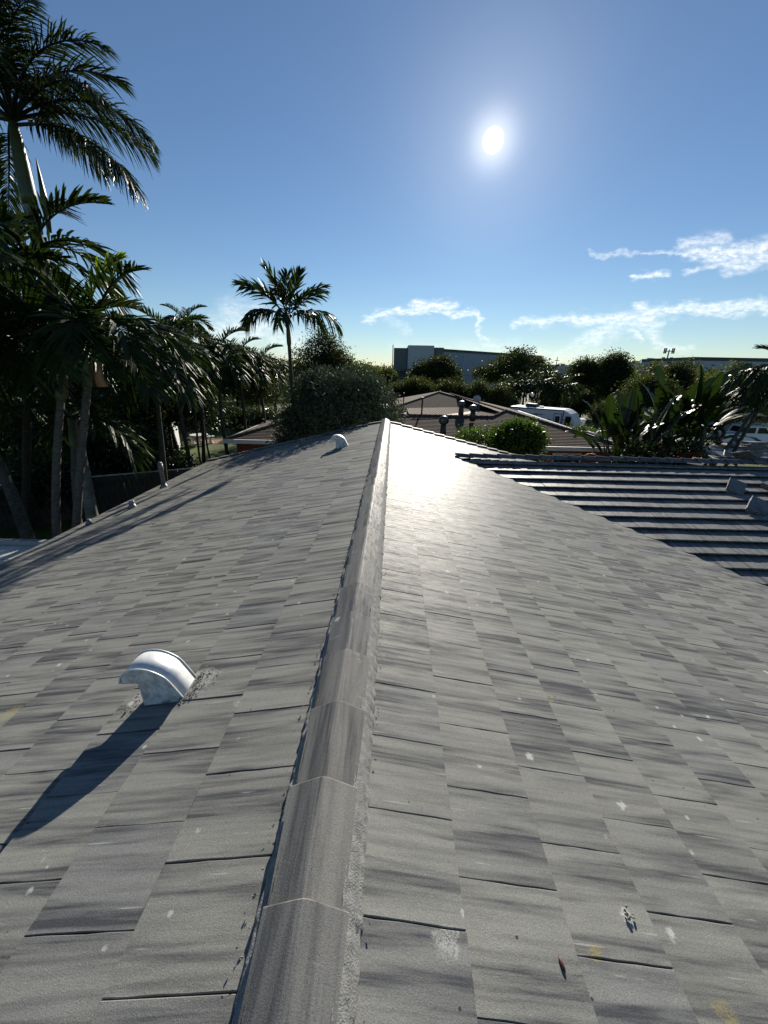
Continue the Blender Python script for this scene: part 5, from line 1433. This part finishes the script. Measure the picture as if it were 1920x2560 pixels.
cab = [(1.78, 1.31), (2.05, 1.86), (2.35, 1.93), (3.45, 1.92), (3.70, 1.86), (4.42, 1.29)]
b = MB(); b.prism(cab, .10, 1.85); put('cab', b.mesh('cab', M_PU), pu)
for pts_ in ([(1.98, 1.34), (2.17, 1.80), (2.75, 1.84), (2.78, 1.34)], [(2.98, 1.34), (2.98, 1.84), (3.55, 1.82), (4.05, 1.34)]):
    b = MB(); b.prism(pts_, .085, .097); put('side_window', b.mesh('side_window', M_GLASS), pu)
b = MB(); b.prism([(1.79, 1.36), (2.02, 1.82), (2.0, 1.83), (1.77, 1.37)], .25, 1.7); put('rear_window', b.mesh('rear_window', M_GLASS), pu)
b = MB(); b.box(.02, 1.74, -.005, .10, 1.29, 1.34); b.box(.02, 1.74, 1.85, 1.955, 1.29, 1.34); b.box(.55, .95, -.012, -.002, 1.12, 1.17); put('bed_rail', b.mesh('bed_rail', M_PUB), pu)
b = MB(); b.prism([(1.80, .42), (4.25, .42), (4.25, .62), (1.80, .62)], -.02, -.004); b.box(1.8, 4.2, -.12, .02, .34, .40); put('side_step', b.mesh('side_step', M_PUB), pu)
b = MB(); b.box(-.10, .12, .05, 1.9, .50, .72); put('bumper', b.mesh('bumper', simple('chrome', (.5, .5, .5), .2, metal=1)), pu)
b = MB(); b.box(.045, .075, .30, 1.65, .80, 1.25); put('tailgate', b.mesh('tailgate', M_PU), pu)
for yq in (.03, 1.72):
    b = MB(); b.box(.035, .16, yq-.035, yq+.2, .82, 1.22); put('tail_light', b.mesh('tail_light', simple('red lens', (.25, .01, .01), .2)), pu)
b = MB(); b.box(4.0, 4.18, -.2, .02, 1.30, 1.48); put('mirror', b.mesh('mirror', M_PUB), pu)
b = MB()
for cx in (1.25, 4.85):
    ot, it = arch(cx, .53, .42), arch(cx, .47, .42)
    for i_ in range(10): b.prism([ot[i_], ot[i_+1], it[i_+1], it[i_]], -.025, -.003)
put('wheel_arch', b.mesh('wheel_arch', M_PUB), pu)
for x in (1.25, 4.85): wheel(pu, x, .14, .42, .27, (.03, .03, .03)); wheel(pu, x, 1.81, .42, .27, (.03, .03, .03))

# ---- warehouse and other far buildings
wh = thing('warehouse', 'long grey warehouse with a dark roof edge on the horizon', 'warehouse', (25, 150, 0))
M_WH = simple('warehouse wall', (.27, .32, .38), .75, var=.05, vscale=.1); M_WH2 = simple('warehouse pale panel', (.40, .43, .46), .7, var=.03, vscale=.1); M_WHD = simple('warehouse dark panel', (.10, .125, .125), .7); M_WHC = simple('dark roof edge', (.055, .065, .065), .7)
def wpart(name, x0, x1, z0, z1, y0, y1, mat):
    b = MB(); b.box(x0-25, x1-25, y0-150, y1-150, z0, z1); return put(name, b.mesh(name, mat), wh)
q = [at(px, py, 150) for px, py in ((851, 751), (882, 747), (938, 749), (960, 752), (1168, 768))]
wpart('end_block', q[0].x, q[1].x-.05, 0, q[0].z, 151, 175, M_WHD); wpart('pale_panel', q[1].x, q[2].x, 0, q[1].z+.2, 149.6, 170, M_WH2); wpart('green_block', q[2].x+.05, q[3].x, 0, q[3].z+.2, 151, 174, M_WHD)
w0 = Vector((q[3].x+.05, 151.2)); zt_w = q[3].z-.2; e_ = view_ray(1168, 768); Yr = (zt_w-CZ)/e_[2]*e_[1]; w1 = Vector((e_[0]*Yr/e_[1], Yr)); wd_ = (w1-w0).normalized(); wn_ = Vector((-wd_.y, wd_.x)); wl_ = (w1-w0).length
MW = Matrix.Translation((w0.x-25, w0.y-150, 0)) @ Matrix.Rotation(math.atan2(wd_.y, wd_.x), 4, 'Z')
b = MB(); b.box(0, wl_, 0, 14, 0, zt_w-.85, MW); put('main_wall', b.mesh('main_wall', M_WH), wh)
b = MB(); b.box(-.02, wl_+.2, -.25, 14.3, zt_w-.84, zt_w, MW); put('roof_edge', b.mesh('roof_edge', M_WHC), wh)
wpart('canopy', q[0].x-.8, q[2].x-4, 5.4, 6.3, 146.5, 149.5, M_WHC)
for k in range(8):
    b = MB(); b.box(3+k*wl_/8, 3.3+k*wl_/8, -.14, -.01, 0, zt_w-.9, MW); put('pilaster', b.mesh('pilaster', M_WH2), wh)
wpart('corner_post', q[0].x-.5, q[0].x-.2, 0, q[0].z+1.0, 151, 151.3, M_WHD)
def far_building(label, px0, px1, pytop, Y, dark, mat, name='far_building'):
    a_, c_ = at(px0, pytop, Y), at(px1, pytop, Y); t = thing(name, label, 'building', ((a_.x+c_.x)/2, Y, 0)); hw = (c_.x-a_.x)/2; z = (a_.z+c_.z)/2
    b = MB(); b.box(-hw, hw, 0, 25, 0, z-dark); put('wall', b.mesh('wall', mat), t)
    b = MB(); b.box(-hw-.1, hw+.1, -.2, 25.2, z-dark+.01, z); put('roof_edge', b.mesh('roof_edge', M_WHC if dark > .3 else mat), t)
    for k in range(5):
        b = MB(); b.box(-hw+hw*2*(k+.5)/5-.12, -hw+hw*2*(k+.5)/5+.12, -.12, -.01, 0, z-dark-.1); put('pilaster', b.mesh('pilaster', M_WH2), t)
    return t
far_building('low pale far building between the warehouse and the skyline trees', 1176, 1250, 788, 170, .25, M_WH2)
far_building('low far building with a grey roof left of the cell mast', 1370, 1425, 783, 165, .25, M_WH2)
far_building('pale building with a dark roof band at the right edge of the skyline', 1502, 1720, 773, 120, .9, M_WH2)
p = at(1404, 790, 160); t = thing('roof_stack', 'pale square stack tilted above the low far building', 'chimney', (p.x, 160.5, 0)); b = MB(); b.box(-.8, .8, 0, 1.6, 0, p.z+2.6, Matrix.Rotation(.05, 4, 'Y')); b.box(-.95, .95, -.15, 1.75, p.z+2.3, p.z+2.75, Matrix.Rotation(.05, 4, 'Y')); put('shaft', b.mesh('shaft', M_WH2), t)
p = at(1436, 795, 230); pt = at(1437, 755, 230); t = thing('cell_mast', 'cell mast with two tiers of antenna panels above the trees', 'mast', (p.x, 230, 0))
b = MB(); b.tube([(0, 0, 0), (0, 0, pt.z)], [.5, .3], 8); put('pole', b.mesh('pole', simple('mast steel', (.12, .125, .13), .6)), t)
for zt_ in (pt.z-.8, pt.z-5.3):
    b = MB(); b.tube([(-2.8, 0, zt_), (2.8, 0, zt_)], [.18, .18], 6); b.tube([(0, -2, zt_), (0, 2, zt_)], [.18, .18], 6); put('platform', b.mesh('platform', MATS['mast steel']), t)
    for x in (-2.6, -1.7, 1.7, 2.6):
        b = MB(); b.box(x-.28, x+.28, -.3, .1, zt_-1.2, zt_+1.5); put('antenna_panel', b.mesh('antenna_panel', MATS['mast steel']), t)
# utility poles far away
for (px, py, Y, lb) in [(853, 784, 190, 'utility pole with a crossarm on the far skyline left of the warehouse'), (1388, 779, 0, '')][:1]:
    p = at(848-18, py, Y); t = thing('utility_pole', lb, 'utility pole', (p.x, Y, 0)); b = MB(); b.tube([(0, 0, 0), (0, 0, p.z)], [.18, .13], 7); b.box(-1.2, 1.2, -.08, .08, p.z-1.3, p.z-1.1); b.box(-1.0, 1.0, -.08, .08, p.z-2.2, p.z-2.0); put('pole', b.mesh('pole', M_DKWOOD), t)
p = at(1187, 778, 165); t = thing('utility_pole', 'thin utility pole against the low pale building', 'utility pole', (p.x+1, 160, 0)); b = MB(); b.tube([(0, 0, 0), (0, 0, p.z+1)], [.18, .13], 7); b.box(-.9, .9, -.08, .08, p.z-.3, p.z-.1); put('pole', b.mesh('pole', M_DKWOOD), t)
# lamp post, white pillars, mailbox, house behind the pickup
p = at(1150, 853, 48); t = thing('lamp_post', 'garden lamp post with a white globe behind the camper', 'lamp post', (p.x, 48, 0)); b = MB(); b.tube([(0, 0, 0), (0, 0, .4), (0, 0, p.z-.2)], [.10, .06, .05], 8); put('post', b.mesh('post', M_BLACK), t)
b = MB(); b.lathe([(.08, p.z-.22), (.20, p.z-.12), (.26, p.z+.02), (.20, p.z+.18), (.05, p.z+.26)], 12); put('globe', b.mesh('globe', simple('white globe', (.8, .8, .78), .25), smooth=True), t)
for (px, py, Y, lb) in [(1259, 905, 40.5, 'white concrete pillar in front of the camper nose'), (1254, 903, 42, 'second pale pillar half behind the camper nose pillar')]:
    p = at(px, py, Y); t = thing('gate_pillar', lb, 'pillar', (p.x, Y, 0)); b = MB(); b.box(-.2, .2, -.2, .2, 0, p.z-.12); put('shaft', b.mesh('shaft', M_WHITE), t); b = MB(); b.box(-.27, .27, -.27, .27, p.z-.12, p.z); put('cap', b.mesh('cap', M_WHITE), t)
p = at(1537, 925, 44); t = thing('utility_box', 'small white utility box on the grass behind the young palm', 'utility box', (p.x, 44, 0)); b = MB(); b.box(-.5, .5, -.3, .3, 0, .62); put('case', b.mesh('case', M_WHITE), t); b = MB(); b.prism([(-.55, .625), (.55, .625), (.4, .75), (-.4, .75)], -.34, .34); put('lid', b.mesh('lid', M_WHITE), t)
p = at(1640, 895, 46); t = thing('pale_house', 'pale blue grey house behind the pickup at the right edge', 'house', (p.x, 46, 0))
M_PH = simple('pale blue stucco', (.42, .46, .48), .8, var=.05, vscale=.6)
b = MB(); b.box(-2.6, 12, 0, 9, 0, 2.9); put('wall', b.mesh('wall', M_PH), t); b = MB(); b.prism([(-3.2, 2.92), (12.5, 2.92), (9, 4.3), (1, 4.3)], -.6, 9.6); put('roof', b.mesh('roof', M_SHINGLE), t)
for x in (.8, 4.0):
    b = MB(); b.box(x-.55, x+.55, -.05, -.004, 1.0, 2.2); w_ = put('window', b.mesh('window', M_FASCIA), t); b = MB(); b.box(x-.47, x+.47, -.065, -.052, 1.08, 2.12); put('pane', b.mesh('pane', M_GLASS), w_)
p = at(1330, 912, 46); t = thing('fallen_branch', 'dark heap of cut branches beside the road', 'branch pile', (p.x, 46, 0)); b = MB(); r = random.Random(8)
for k in range(60):
    x, yv = r.gauss(0, 1.0), r.gauss(0, .4); d = Vector((r.uniform(-1, 1), r.uniform(-.5, .5), r.uniform(0, .5))); b.tube([(x, yv, .05), Vector((x, yv, .2))+d*.8], [.04, .015], 5)
put('branches', b.mesh('branches', M_DKWOOD), t, kind='stuff')

# ---- left yard: patio roof, fence, shed, stone table
p1, p2 = atz(0, 1163, 2.45), atz(104, 1166, 2.45)
t = thing('patio_roof', 'flat white patio roof with a grey beam at the lower left edge', 'patio roof', (-8.6, 6.6, 0))
b = MB()
b.box(-2.2, 1.5, .80, .92, 2.34, 2.46); put('beam', b.mesh('beam', simple('grey beam paint', (.30, .31, .32), .6, var=.1)), t)
for k in range(4):
    b = MB(); b.box(-2.2, 1.5, .78-.62*(k+1)+.02, .78-.62*k-.015, 2.30, 2.36); put('roof_panel', b.mesh('roof_panel', simple('dusty white pan', (.66, .63, .56), .6, var=.2, vscale=3)), t)
for x in (-2.0, 1.3):
    b = MB(); b.box(x-.05, x+.05, .8, .9, 0, 2.335); put('post', b.mesh('post', M_WHITE), t)
fl_, fr_ = Vector((-14.5, 13.6, 0)), Vector((-10.0, 16.05, 0)); fd = (fr_-fl_).normalized(); fn = Vector((-fd.y, fd.x, 0))
fe = thing('board_fence', 'dark board fence with a pale top rail in the shade on the left', 'fence', fl_, math.atan2(fd.y, fd.x)); Lf = (fr_-fl_).length+5.0
bme = []
for k in range(3):
    b = MB(); b.box(0, .185, -.012, .012, .05, 1.72+.02*k); bme.append(b.mesh('board', M_DKWOOD))
k = 0
while k*.2 < Lf: put('board', bme[k % 3], fe, loc=(-1.5+k*.2, random.uniform(-.004, .004), 0)); k += 1
b = MB(); b.box(-1.5, Lf-1.5, -.03, .05, 1.765, 1.80); put('top_rail', b.mesh('top_rail', simple('silvered rail', (.42, .41, .38), .7, var=.4, vscale=2)), fe)
p = at(345, 893, 27); t = thing('garden_shed', 'white walled garden shed in the dark trees on the left', 'shed', (p.x, 27, 0), rad(20))
b = MB(); b.box(-2.2, .55, 0, 2.6, 0, p.z-.1); put('wall', b.mesh('wall', M_WHITE), t); b = MB(); b.box(-2.5, .8, -.3, 2.9, p.z-.095, p.z+.05); put('roof', b.mesh('roof', simple('dull shed roof', (.2, .19, .17), .7, var=.3)), t)
b = MB(); b.box(-2.1, .15, -.03, -.003, 0, p.z-.3); put('door', b.mesh('door', M_DKWOOD), t)
M_STONE = simple('white garden stone', (.55, .54, .50), .8, var=.15, vscale=5)
def pedestal(label, px, py, Y, h, r, top, name, cat, group=None):
    p = at(px, py, Y); t = thing(name, label, cat, (p.x, Y, 0), group=group)
    b = MB(); b.lathe([(r*.75, 0), (r*.7, h*.1), (r*.38, h*.25), (r*.30, h*.55), (r*.55, h*.85), (r*.6, h-.06)], 12); put('pedestal', b.mesh('pedestal', M_STONE, smooth=True), t)
    b = MB(); b.lathe([(r*.95*top, h-.055), (r*top, h-.03), (r*top, h), (r*.9*top, h+.01)], 16); put('top', b.mesh('top', M_STONE), t)
pedestal('round white stone garden table on the paved path under the lawn palms', 432, 958, 31.5, .78, .42, 1.7, 'stone_table', 'table')
pedestal('white stone garden urn stool right of the round table', 456, 960, 31.8, .62, .34, 1.0, 'stone_stool', 'stool', 'stone stools round the garden table')
pedestal('white stone stool left of the round table, half hidden by a shrub', 418, 962, 31.2, .60, .34, 1.0, 'stone_stool', 'stool', 'stone stools round the garden table')
